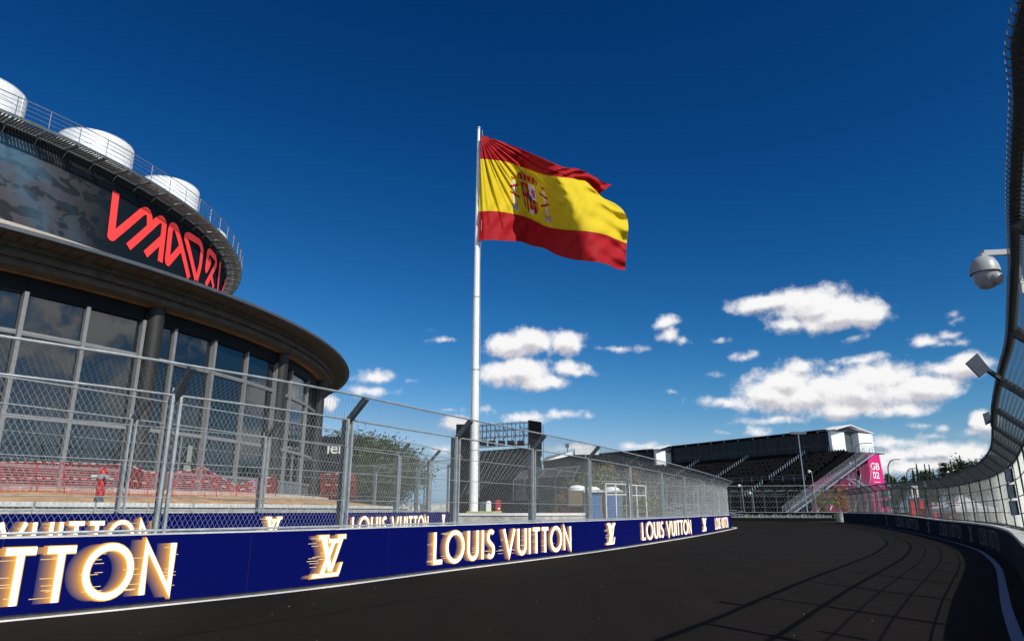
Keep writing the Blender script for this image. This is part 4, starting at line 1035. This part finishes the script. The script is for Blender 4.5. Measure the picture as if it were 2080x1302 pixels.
mb = MB(); q0 = at(1178, 918, 100); mb.box((q0.x+1, 101, q0.z+.1), (3.4, 2, .9)); mb.build('roof_unit', M['white'], ht)
mb = MB(); q0 = at(1152, 905, 98); mb.tube([(q0.x, 98, q0.z), (q0.x+.2, 98, q0.z-2)], .07, 5); mb.box((q0.x, 98, q0.z), (.5, .3, .5)); mb.build('floodlight', M['steel_dark'], ht)

# ------------------------------------------------------------------ big screen scaffold
SY = 74.0
SS = thing('screen_scaffold', 'black-draped scaffold tower structure rising behind the flagpole', 'scaffold', (at(1020, 1036, SY).x, SY, 0))
def pq(u, v, dy=0): return at(u, v, SY+dy)
mb = MB(); a, c = pq(1073, 853), pq(1100, 857, 1.0)
mb.box8([(a.x, a.y, at(1073, 925, SY).z), (c.x, c.y, at(1100, 925, SY).z), (c.x, c.y+1.2, at(1100, 925, SY).z), (a.x, a.y+1.2, at(1073, 925, SY).z), tuple(a), tuple(c), (c.x, c.y+1.2, c.z), (a.x, a.y+1.2, a.z)]); mb.build('black_panel', M['black'], SS)
mb = MB(); xl, xr = pq(928, 1000).x, pq(1090, 1000).x; zt = at(1000, 908, SY).z
mb.box8([(xl+1, SY+.6, 0), (xr+1.5, SY+.6, 0), (xr+1.5, SY+7, 0), (xl+1, SY+7, 0), (xl+.3, SY+.6, zt-.5), (xr+.3, SY+.6, zt+.1), (xr+.3, SY+7, zt), (xl+.3, SY+7, zt)]); mb.build('black_drape', M['black'], SS)
a, c = pq(927, 862), pq(944, 862)
mb = MB(); mb.box8([(a.x, SY-.2, 0), (c.x+.6, SY-.2, 0), (c.x+.6, SY+.5, 0), (a.x, SY+.5, 0), (a.x, SY-.2, a.z), (c.x+.6, SY-.2, a.z), (c.x+.6, SY+.5, a.z), (a.x, SY+.5, a.z)]); mb.build('black_mast_cover', M['black'], SS)
mb = MB(); z1, z2 = at(1040, 856, SY).z, at(1040, 905, SY).z; x0, x1 = pq(946, 860).x, pq(1073, 860).x
for yy in (0, 1.1):
    for z in (z1, z1-.7, z1-1.4, z2+.2): mb.tube([(x0, SY+yy, z-.5*(1 if z == z1 else .8)), (x1, SY+yy, z)], .035, 4)
    n = 15
    for k in range(n+1):
        x = x0+(x1-x0)*k/n; zz = z1-.5*(1-k/n); mb.tube([(x, SY+yy, zz), (x, SY+yy, z2)], .035, 4)
        if k < n and k % 2: mb.tube([(x, SY+yy, zz-.2), (x+(x1-x0)/n, SY+yy, zz-1.4)], .025, 4)
mb.tube([(pq(1104, 860).x, SY+1, at(1104, 858, SY).z), (pq(1104, 860).x, SY+1, 3)], .03, 4)
for k in range(12):
    u = 950+k*10; a = pq(u+34, 905+k*1.0, -.3); c = pq(u-14, 1010-k*4, -3.5); mb.tube([a, c], .018, 4)  # these slanting tubes imitate mesh reflections over the drape
mb.build('scaffold_tube_and_reflection', M['steel_dark'], SS)
mb = MB()
for k in range(6):
    x = x0+(x1-x0)*(k+.8)/6.6; mb.box((x, SY-.2, z2+.25), (.75, .5, .42), rx=.4); mb.tube([(x, SY, z2+.3), (x+.4, SY, z2+1.0)], .04, 4)
mb.build('spotlight', M['seat'], SS)

# ------------------------------------------------------------------ small things between the fences
# hydrant
p = at(200, 1019, 21.6); hy = thing('fire_hydrant', 'red fire hydrant with a pale collar on the sandy verge', 'hydrant', p)
k_ = .93
MB().lathe([(.13, -.03), (.13, .10), (.11, .12), (.11, .18)], p, 14).build('base', M['steel_dark'], hy, True)
MB().lathe([(.125, .18), (.125, .20), (.115, .62), (.13, .64), (.13, .68)], p, 16).build('body', M['red'], hy, True)
MB().lathe([(.14, .68), (.15, .72), (.15, .80), (.12, .82)], p, 16).build('collar', M['steel'], hy, True)
mb = MB().lathe([(.13, .82), (.13, .84), (.11, .92), (.06, .97), (.03, .98), (.03, 1.03), (0, 1.03)], p, 16); mb.build('bonnet', M['red'], hy, True)
for e in (-1, 1): MB().tube([p+Vector((.10*e, -.06, .75)), p+Vector((.25*e, -.14, .73))], .06, 10).build('outlet', M['steel'], hy, True)
# orange netting on stakes
def netting(label, top, bot, Y0, Y1, seed):
    T = thing('safety_netting', label, 'netting', at(bot[0][0], bot[0][1], Y0)); rng = random.Random(seed); n = len(top)
    U0, U1 = top[0][0], top[-1][0]
    def Pt(u, k):
        v0 = _ip(top, u); v1 = _ip(bot, u); Y = Y0+(Y1-Y0)*(u-U0)/(U1-U0); return at(u, v0+(v1-v0)*k, Y+.10*sin(u*.21)+.05*sin(k*9+u*.4))
    def _ip(P_, u):
        for a, c in zip(P_, P_[1:]):
            if u <= c[0] or c is P_[-1]: return a[1]+(c[1]-a[1])*(u-a[0])/(c[0]-a[0])
    mb = MB(); N = int((U1-U0)/4.5)
    for i in range(N+1): mb.tube([Pt(U0+(U1-U0)*i/N, k/8) for k in range(9)], .0055, 3, cap=False)
    for k in range(13): mb.tube([Pt(U0+(U1-U0)*i/N, k/12) for i in range(N+1)], .006, 3, cap=False)
    mb.build('net', M['net'], T)
    tp = MB(); tr2 = MB(); NN = int((U1-U0)/9)
    for row, kk in ((0, -.02), (1, .46)):
        for i in range(NN):
            u = U0+(U1-U0)*i/NN; u2 = U0+(U1-U0)*(i+1)/NN; a, c = Pt(u, kk), Pt(u2, kk); a.y -= .03; c.y -= .03
            (tp if i % 2 else tr2).bar(a, c, .008, .035)
    tp.build('white_tape', M['tape_white'], T); tr2.build('red_tape', M['red'], T)
    sk = MB()
    for (u, _), in zip(top[::1]): a = Pt(u, -.05); c = Pt(u, 1.05); sk.tube([a, c], .016, 5)
    sk.build('stake', M['red'], T)
netting('long orange red safety netting in front of the left window bay', [(-60,938),(0,940),(75,939),(130,942),(250,944)], [(-60,1010),(0,1010),(75,1008),(130,1008),(250,1006)], 21.5, 25.0, 1)
netting('sagging orange red netting hanging between stakes right of the hydrant', [(262,945),(300,960),(350,962),(415,950),(440,965),(480,986),(520,975),(560,968)], [(262,1008),(300,1008),(350,1006),(415,1006),(440,1006),(480,1006),(520,1006),(560,1005)], 25.0, 30.0, 2)
netting('small square of orange red netting beyond the pavilion corner', [(652,964),(675,963),(700,963),(722,966)], [(652,1008),(675,1010),(700,1010),(722,1010)], 33.0, 33.5, 3)
# grey equipment boxes on the sand
# far side low walls and fences seen left of the pole
MID = Curve([(-23,64),(-18,60),(-14.6,57),(-11.4,60.5),(-8.6,63),(-5.6,66)])
catch_fence('catch_fence', 'distant mesh fence in front of the pine tree', MID, 1, 0, .3, MID.L-.3, 2.0, 3.4, .5, .5, [MID.L*k/7+.3 for k in range(7)], mesh=.26, wr=.005, r=.03, wires=3, double=False)
wl = wallbox(MID, -.3, .3, 0, 2.0, .2, MID.L-.2).build('low_wall', M['concrete']); tag(wl, 'pale concrete wall under the distant fence near the pine', 'wall')
EX = Curve([(.2,64),(1.6,61),(3.2,58.5),(5.1,56.5)])
catch_fence('catch_fence', 'short mesh fence with bent posts right of the flagpole', EX, -1, 0, .1, EX.L-.1, 1.3, 2.9, .7, .75, [EX.L*k/4+.15 for k in range(4)]+[EX.L-.2], mesh=.16, wr=.004, r=.026, wires=2, double=False)
# traffic island with barrier, plinth and cabinets around the pole
isl = thing('pole_plinth', 'low slab with a yellow edge around the foot of the flagpole', 'plinth', (pole_x, PY, .3))
a, c = at(948, 1036, 55), at(1018, 1038, 55)
MB().box(((a.x+c.x)/2, 57.2, .78), (c.x-a.x, 4.4, 1.3)).build('slab', M['concrete'], isl)
MB().box(((a.x+c.x)/2, 54.97, 1.40), (c.x-a.x+.04, .05, .10)).build('edge_strip', M['yellow'], isl)
p = at(1012, 1032, 55.6); rb = thing('extinguisher_cabinet', 'bright red upright cabinet right of the flagpole foot', 'cabinet', (p.x, p.y, 1.43))
MB().box((p.x, p.y, 1.43+.42), (.42, .3, .84)).build('case', M['red'], rb); MB().box((p.x, p.y-.16, 1.43+.50), (.34, .02, .60)).build('door', M['red'], rb)
MB().tube([(p.x-.1, p.y-.1, 2.27), (p.x+.12, p.y-.1, 2.27)], .05, 8).build('cap', M['red'], rb); MB().box((p.x+.06, p.y-.175, 1.65), (.16, .01, .14)).build('sign', M['tent'], rb)
for u, w, h, mk, lab in ((981, .50, .62, 'steel_dark', 'small grey cabinet just right of the flagpole'), (992, .44, .66, 'white', 'small white cabinet with a rounded top beside the flagpole')):
    p = at(u, 1034, 55.8); T = thing('cabinet', lab, 'cabinet', (p.x, p.y, 1.43)); MB().box((p.x, p.y, 1.43+h/2), (w, .4, h)).build('case', M[mk], T); MB().lathe([(w*.5, 0), (w*.42, .10), (0, .16)], (p.x, p.y, 1.43+h), 10).build('lid', M[mk], T)
ESC = Curve([(-7,41.0),(-3.0,41.5),(.5,41.2),(2.6,42.2),(4.6,44.8),(3.4,48.5),(1.0,53),(-3,57)])
eb = thing('track_barrier', 'white topped curved concrete barrier round the black hoarding', 'barrier', V3(ESC.at(8), 0))
wallbox(ESC, -.4, 0, 0, 1.22, .2, ESC.L-.2).build('wall', M['concrete'], eb); wallbox(ESC, -.45, .06, 1.221, 1.36, .2, ESC.L-.2).build('white_coping', M['white'], eb)
mb = MB(); t = 9.5
while t < 12.5: wallbox(ESC, -.46, .07, 1.362, 1.40, t, t+.5, .5, mb); t += 1.2
mb.build('red_block', M['red'], eb)
hb = MB(); a, c = at(1026, 1030, 50), at(1092, 1012, 52); hb.box8([(a.x, 50, .2), (c.x, 50, .2), (c.x, 53, .2), (a.x, 53, .2), (a.x, 50, 1.9), (c.x, 50, 2.15), (c.x, 53, 2.3), (a.x, 53, 2.2)])
tag(hb.build('hoarding', M['black']), 'low black hoarding box between the flagpole and the curved white barrier', 'hoarding')
# portable toilets
GTt = 'portable toilets behind the first fence'
for i, (u, lab) in enumerate(((1206, 'portable toilet with blue door, first of the row, next to the flagpole side'), (1247, 'portable toilet with blue door behind the leftmost steel frame'))):
    Y = 46+i*1.4; p = at(u, 1036, Y); T = thing('portable_toilet', lab, 'toilet', (p.x, Y, .2), GTt)
    w = 1.05; zt = at(u, 1000, Y).z
    MB().box((p.x, Y+.6, (zt+.2)/2+.1), (w*1.1, 1.1, zt-.1)).build('cabin', M['brown_wall'], T)
    MB().box((p.x, Y+.03, (zt+.2)/2), (w*.92, .04, zt-.35)).build('door', M['blue_door'], T)
    mb = MB()
    for k in range(4): mb.box((p.x-.3+.2*k, Y-.0, 1.6), (.03, .02, 1.6))
    mb.build('door_rib', M['blue_door'], T)
    MB().box((p.x, Y+.5, zt+.08), (w*1.2, 1.3, .14)).build('eaves', M['coping'], T)
    MB().lathe([(w*.52, .15), (w*.48, .25), (w*.30, .36), (0, .40)], (p.x, Y+.5, zt), 18).build('roof_dome', M['tent'], T, True)
p = at(1176, 1036, 48); T = thing('portable_toilet', 'brown sided portable toilet with a white domed roof, seen side on', 'toilet', (p.x, 48, .2), GTt); zt = at(1176, 1000, 48).z
MB().box((p.x, 48.8, zt/2+.15), (1.35, 1.5, zt)).build('cabin', M['brown_wall'], T); MB().lathe([(.66, .1), (.62, .3), (.40, .46), (0, .52)], (p.x, 48.8, zt), 18).build('roof_dome', M['tent'], T, True)
# white steel frames (gates)
for i, (ua, ub, v0, Y, lab) in enumerate(((1230, 1278, 982, 40, 'white steel gate frame, left one of the pair'), (1279, 1311, 985, 42, 'white steel gate frame, right one of the pair'), (1190, 1270, 976, 44, 'thin grey steel frame around the toilets'))):
    a, c = at(ua, v0, Y), at(ub, v0+2, Y); T = thing('steel_gate', lab, 'gate', (a.x, Y, 0)); mb = MB(); r_ = .04 if i < 2 else .02
    for f_ in ((0, .42, 1) if i < 2 else (0, 1)): x = a.x+(c.x-a.x)*f_; mb.tube([(x, Y, .2), (x, Y, a.z+(c.z-a.z)*f_)], r_, 5)
    mb.tube([a, c], r_, 5); 
    if i < 2: mb.tube([(a.x, Y, 2.35), (c.x, Y, 2.35)], r_, 5)
    mb.build('tube', M['white'] if i < 2 else M['steel'], T)
# loose stacks of steel fence material behind the fence (background clutter)
rng = random.Random(5); T = thing('stored_fencing', 'jumble of stacked steel fence panels behind the far part of the left fence', 'fence panels', (22, 75, 0)); mb = MB()
for k in range(130):
    Y = rng.uniform(66, 92); u = rng.uniform(1290, 1478); z0_ = rng.uniform(.4, 2.2); x = at(u, 1036, Y).x; x = min(x, 17+(Y-66)*.55)
    h = rng.uniform(.8, 2.6)
    if rng.random() < .5: mb.tube([(x, Y, z0_), (x+rng.uniform(-.2, .2), Y, z0_+h)], .035, 4)
    else: mb.tube([(x-h, Y, z0_), (x+h, Y, z0_+rng.uniform(-.4, .5))], .035, 4)
mb.build('tube', M['alu'], T)
# wordmark on the dark panel beside the pine
a = at(664, 912, 50); c = at(705, 912, 50)
sg = thing('sign_panel', 'dark sign panel with white letters beside the pavilion corner', 'sign', (a.x, 50, 1.0)); zc = a.z
MB().box(((a.x+c.x)/2-.3, 50.2, zc-.3), (c.x-a.x+1.2, .2, 2.4)).build('panel', M['dark_frame'], sg)
font_text('ıer', 1.15, M['white'], sg, facing(Vector((at(681, 912, 50).x, 50.05, zc+.05)), (1, 0, 0)), extr=.01, bold=.015)
MB().box((at(700, 905, 50).x, 50.05, zc+.25), (.10, .04, 1.3)).build('bar', M['white'], sg)

# ------------------------------------------------------------------ light masts and cameras
def mast(u0, v0, u1, v1, Y, label, heads=True, r_=.09):
    a, c = at(u0, v0, Y), at(u1, v1, Y); T = thing('light_mast', label, 'light mast', (c.x, Y, 0))
    c.z = 0; MB().tube([c, a], [r_*1.3, r_*.8], 8).build('pole', M['alu'], T, True)
    if heads:
        mb = MB(); mb.bar(a+Vector((-1.2, 0, -.1)), a+Vector((1.2, 0, -.1)), .12, .1)
        for e in (-1.1, -.6, .0, .6, 1.1): mb.box(a+Vector((e, -.15, .12)), (.42, .35, .22), rx=.3)
        mb.build('lamp_head', M['alu'], T)
    return T
mast(1621, 880, 1640, 1036, 117, 'tall steel light mast in front of the pink-ended grandstand')
for u, v, Y, lab in ((1503, 985, 114, 'camera post at the left end of the far fence'), (1525, 1000, 114, 'shorter camera post near the left end of the far fence'), (1645, 956, 114, 'camera post just right of the tall light mast')):
    p = at(u, v, Y); T = thing('camera_post', lab, 'camera post', (p.x+.4, Y, 0)); MB().tube([(p.x+.4, Y, 0), (p.x+.25, Y, p.z-.1)], .05, 6).build('pole', M['alu'], T)
    MB().tube([(p.x+.25, Y, p.z-.1), (p.x-.1, Y, p.z)], .04, 6).build('bracket', M['alu'], T); MB().lathe([(0, -.36), (.12, -.32), (.17, -.2), (.19, 0), (.13, .1), (0, .13)], (p.x-.15, Y, p.z), 10).build('dome_camera', M['white'], T, True)
def lamp(u0, v0, ub, vb, ut, Y, label):
    base = at(ub, 1036, Y); top = at(u0, v0, Y); tip = at(ut, v0+1, Y); T = thing('street_lamp', label, 'street lamp', (base.x, Y, 0)); base.z = 0
    kx = at(ub-4, vb, Y); P_ = [base, kx]
    for k in range(1, 9):
        a = pi/2*k/8; P_.append(Vector((kx.x+(tip.x-kx.x)*.62*(1-cos(a)), Y, kx.z+(tip.z-kx.z)*sin(a))))
    MB().tube(P_, [.13]+[.09]*(len(P_)-1), 6).build('pole', M['steel_dark'], T, True)
    MB().bar(P_[-1], tip, .30, .12).build('lamp_head', M['steel_dark'], T)
lamp(1804, 932, 1808, 955, 1828, 105, 'curved street lamp just right of the pink tower')
lamp(1846, 950, 1846, 965, 1861, 120, 'smaller curved street lamp left of the cypress trees')
lamp(1745, 899, 1741, 912, 1771, 122, 'curved street lamp arm in front of the pink number banner')

# things behind the right fence
p = at(1900, 1036, 60); 
def tent(u, v_apex, Y, w, label):
    a = at(u, v_apex, Y); T = thing('marquee', label, 'tent', (a.x, Y, 0)); ze = a.z-1.2
    P_ = [Vector((a.x+sx*w, Y+sy*w, ze)) for sx, sy in ((-1,-1),(1,-1),(1,1),(-1,1))]; mb = MB()
    for i in range(4):
        p0_, p1_ = P_[i], P_[(i+1) % 4]; m0, m1 = p0_.lerp(a, .45)-Vector((0, 0, .25)), p1_.lerp(a, .45)-Vector((0, 0, .25))
        mb.quad(p0_, p1_, m1, m0); mb.poly([m0, m1, a])
    mb.build('canopy', M['tent'], T)
    vl = MB()
    for i in range(4): p0_, p1_ = P_[i], P_[(i+1) % 4]; vl.quad(p0_, p1_, p1_-Vector((0, 0, .35)), p0_-Vector((0, 0, .35)))
    vl.build('valance', M['tent'], T)
    for p_ in P_: MB().tube([p_, (p_.x, p_.y, 0)], .05, 6).build('leg', M['white'], T)
tent(1950, 1003, 62, 1.9, 'white peaked marquee behind the right fence')
GP = 'pink and white water-filled columns by the marquee'
for i, (u, Y, w) in enumerate(((1898, 66, .5), (1914, 64, .8), (1940, 61, .6))):
    p = at(u, 1036, Y); zt = at(u, 1020, Y).z; lab = ['thin pink column left of the marquee columns', 'broad pink column in the middle of the marquee columns', 'pink column directly under the marquee peak'][i]
    T = thing('pink_column', lab, 'column', (p.x, Y, 0), GP)
    mb = MB(); z = 0.05
    while z < zt-.2: mb.box((p.x, Y, z+.10), (w, .5, .19)); z += .2
    mb.build('body', M['pink'], T); MB().box((p.x, Y, zt-.1), (w*1.2, .6, .18)).build('cap', M['white'], T)
for i, (u, lab) in enumerate(((1854, 'orange red gate post, left of the pair by the white poster'), (1872, 'orange red gate post, right of the pair by the white poster'))):
    p = at(u, 1036, 67); T = thing('gate_post', lab, 'gate post'); zt = at(u, 1015, 67).z; T.location = (p.x, 67, 0)
    MB().box((p.x, 67, zt/2), (.4, .4, zt)).build('shaft', M['net'], T); MB().box((p.x, 67, zt+.06), (.55, .55, .12)).build('cap', M['steel_dark'], T)
a, c = at(1853, 1010, 66), at(1863, 986, 66); T = thing('poster_board', 'tall white poster board with a small red emblem behind the right fence', 'sign', (a.x, 66, 0))
MB().box(((a.x+c.x)/2, 66, (a.z+c.z)/2), (abs(c.x-a.x), .08, c.z-a.z)).build('board', M['tent'], T); MB().box(((a.x+c.x)/2, 65.94, a.z+.45), (.22, .03, .4)).build('emblem', M['red'], T); MB().tube([((a.x+c.x)/2, 66.05, 0), ((a.x+c.x)/2, 66.05, a.z)], .05, 6).build('leg', M['alu'], T)
a = at(1802, 986, 84); c = at(1815, 1036, 84); T = thing('timing_gantry', 'grey scaffold tower with glazed cabin left of the right fence', 'tower', (a.x, 84, 0))
mb = MB()
for x in (a.x, c.x):
    for y in (84, 86): mb.tube([(x, y, 0), (x, y, a.z)], .06, 5)
for z in (a.z, a.z*.7, a.z*.35, .4):
    for y in (84, 86): mb.tube([(a.x, y, z), (c.x, y, z)], .05, 5)
mb.tube([(a.x, 84, .3), (c.x, 84, a.z*.35)], .05, 5); mb.build('frame', M['alu'], T); MB().box(((a.x+c.x)/2, 85, a.z*.78), (c.x-a.x-.1, 1.8, a.z*.18)).build('upper_panel', M['steel'], T)
MB().box(((a.x+c.x)/2, 85, a.z*.53), (c.x-a.x-.1, 1.8, a.z*.16)).build('cabin', M['glass_blue'], T)

# dome camera on the right fence
tcam = min((abs(S3(t_, H3).y-6.3), t_) for t_ in [RIGHT.s[base_s]+.1*k for k in range(-40, 40)])[1]
e = S3(tcam, H3); d = RIGHT.tan(tcam); nin = Vector((-d.y, d.x, 0))
DC = thing('dome_camera', 'white dome surveillance camera hanging from the right fence rail', 'camera', e)
Yc = e.y-.1; ctr = at(2001, 553, Yc); 
k_ = .92*(ctr-cam.location).length/FPX        # metres per pixel at that distance
arm_a = at(1996, 515, Yc); arm_b = at(2060, 512, Yc+.05)
MB().bar(arm_a, arm_b, .045, 10*k_).build('bracket', M['cctv'], DC)
MB().lathe([(5*k_, 19*k_), (5*k_, 36*k_)], ctr, 12).build('stem', M['cctv'], DC, True)
MB().lathe([(0, 30*k_), (8*k_, 29.5*k_), (17*k_, 24*k_), (22*k_, 14*k_), (24*k_, 4*k_), (24.5*k_, -2*k_), (23*k_, -2*k_)], ctr, 28).build('housing', M['cctv'], DC, True)
MB().lathe([(21*k_, -1.9*k_), (20.5*k_, -10*k_), (18*k_, -20*k_), (12*k_, -29*k_), (0, -33*k_)], ctr, 28).build('lower_shell', M['cctv'], DC, True)
mb = MB(); c0 = ctr+Vector((7*k_, -13*k_, -16*k_)); mb.lathe([(13*k_*sin(a), 13*k_*cos(a)) for a in [pi*k/12 for k in range(13)]], c0, 20); mb.build('lens_ball', M['cctv'], DC, True)
pm_ = MB(); a = at(2058, 500, Yc+.1); c = at(2078, 596, Yc+.12); pm_.tube([a, c], 4.5*k_, 8); tag(pm_.build('conduit_pipe', M['white'], None, True), 'short white pipe strapped to the mesh beside the dome camera', 'pipe')
# flat antenna panels on arms
def slab(name, cs, Y, th, m_, par):       # a flat box whose front corners are given, with real thickness behind
    F_ = [at(u, v, Y) for u, v in cs]; dv = Vector((.35, .94, 0))*th
    return MB().box8([F_[3], F_[2], F_[2]+dv, F_[3]+dv, F_[0], F_[1], F_[1]+dv, F_[0]+dv]).build(name, m_, par)
for cs, Yp, q1, q2, lab in (([(1962,737),(1985,717),(2012,750),(1991,766)], 10.4, (2006,752), (2030,768), 'grey flat antenna panel tilted out from the right fence top'),
                            ([(1997,840),(2010,835),(2014,858),(2003,863)], 17.0, (2010,852), (2020,858), 'smaller grey antenna panel further along the right fence top')):
    T = thing('antenna_panel', lab, 'antenna', at(*cs[0], Yp)); slab('panel', cs, Yp, .06, M['grey_box'], T)
    MB().bar(at(*q1, Yp+.05), at(*q2, Yp+.1), .05, .06).build('mount', M['steel_black'], T)
T = thing('signal_panel', 'column of three flat grey signal panels hung on the right fence', 'signal panel', at(2052, 1000, 9.5))
for cs in ([(2041,951),(2056,950),(2061,978),(2046,979)], [(2046,984),(2061,983),(2066,1011),(2051,1012)], [(2051,1017),(2066,1016),(2072,1045),(2057,1047)]):
    slab('panel', cs, 9.4, .06, M['grey_box'], T); k2 = [(cs[1][0], cs[1][1]), (cs[1][0]+1.5, cs[1][1]), (cs[2][0]+1.5, cs[2][1]), cs[2]]; slab('edge_strip', k2, 9.38, .05, M['coping'], T)

# the banked outer edge: barrier and fence follow the road as it dips and rises
from mathutils import kdtree
def dip(y):
    t_ = min(max((74-y)/26, 0), 1); return .40*t_*t_*(3-2*t_)
kd = kdtree.KDTree(len(RIGHT.p))
for i, p in enumerate(RIGHT.p): kd.insert((p.x, p.y, 0), i)
kd.balance()
def alltree(o): return [o]+[c2 for c1 in o.children for c2 in alltree(c1)]
def bank(o, cross=False):
    for v in o.data.vertices:
        i = kd.find((v.co.x, v.co.y, 0))[1]; q_ = Vector((v.co.x, v.co.y)); i = min(max(i, 1), len(RIGHT.p)-2)
        d_ = RIGHT.p[i+1]-RIGHT.p[i-1]; f_ = min(max((q_-RIGHT.p[i-1]).dot(d_)/d_.length_squared, 0), 1); base = RIGHT.p[i-1]+d_*f_
        k = 1.0
        if cross:
            side_ = (q_-base).dot(Vector((d_.y, -d_.x)).normalized()); x_ = min(max(-side_/9.0, 0), 1); k = 1-x_*x_*(3-2*x_)
        v.co.z -= dip(base.y)*k
for root in (b3, F3):
    for o in alltree(root):
        if o.type == 'MESH': bank(o)
bank(banked, True); bank(rline, True)

# grit and leaves on the road
rng = random.Random(9); mb = MB()
for _ in range(160):
    Y = rng.uniform(7, 40); t = rng.random(); xl = LEFT.at(LEFT.s_of_u(600)).x
    x = -7+ (Y-9)*.62+rng.uniform(.6, 11); s_ = rng.uniform(.008, .02); a = rng.uniform(0, 6.3)
    mb.quad((x-s_*cos(a), Y-s_*sin(a), .012), (x+s_*sin(a), Y-s_*cos(a), .016), (x+s_*cos(a), Y+s_*sin(a), .012), (x-s_*sin(a), Y+s_*cos(a), .02))
dbo = mb.build('debris', mat('dry leaf bits', (.35, .26, .16), .8)); bank(dbo, True); tag(dbo, 'scattered pale leaf bits and grit on the asphalt', 'debris', kind='stuff')
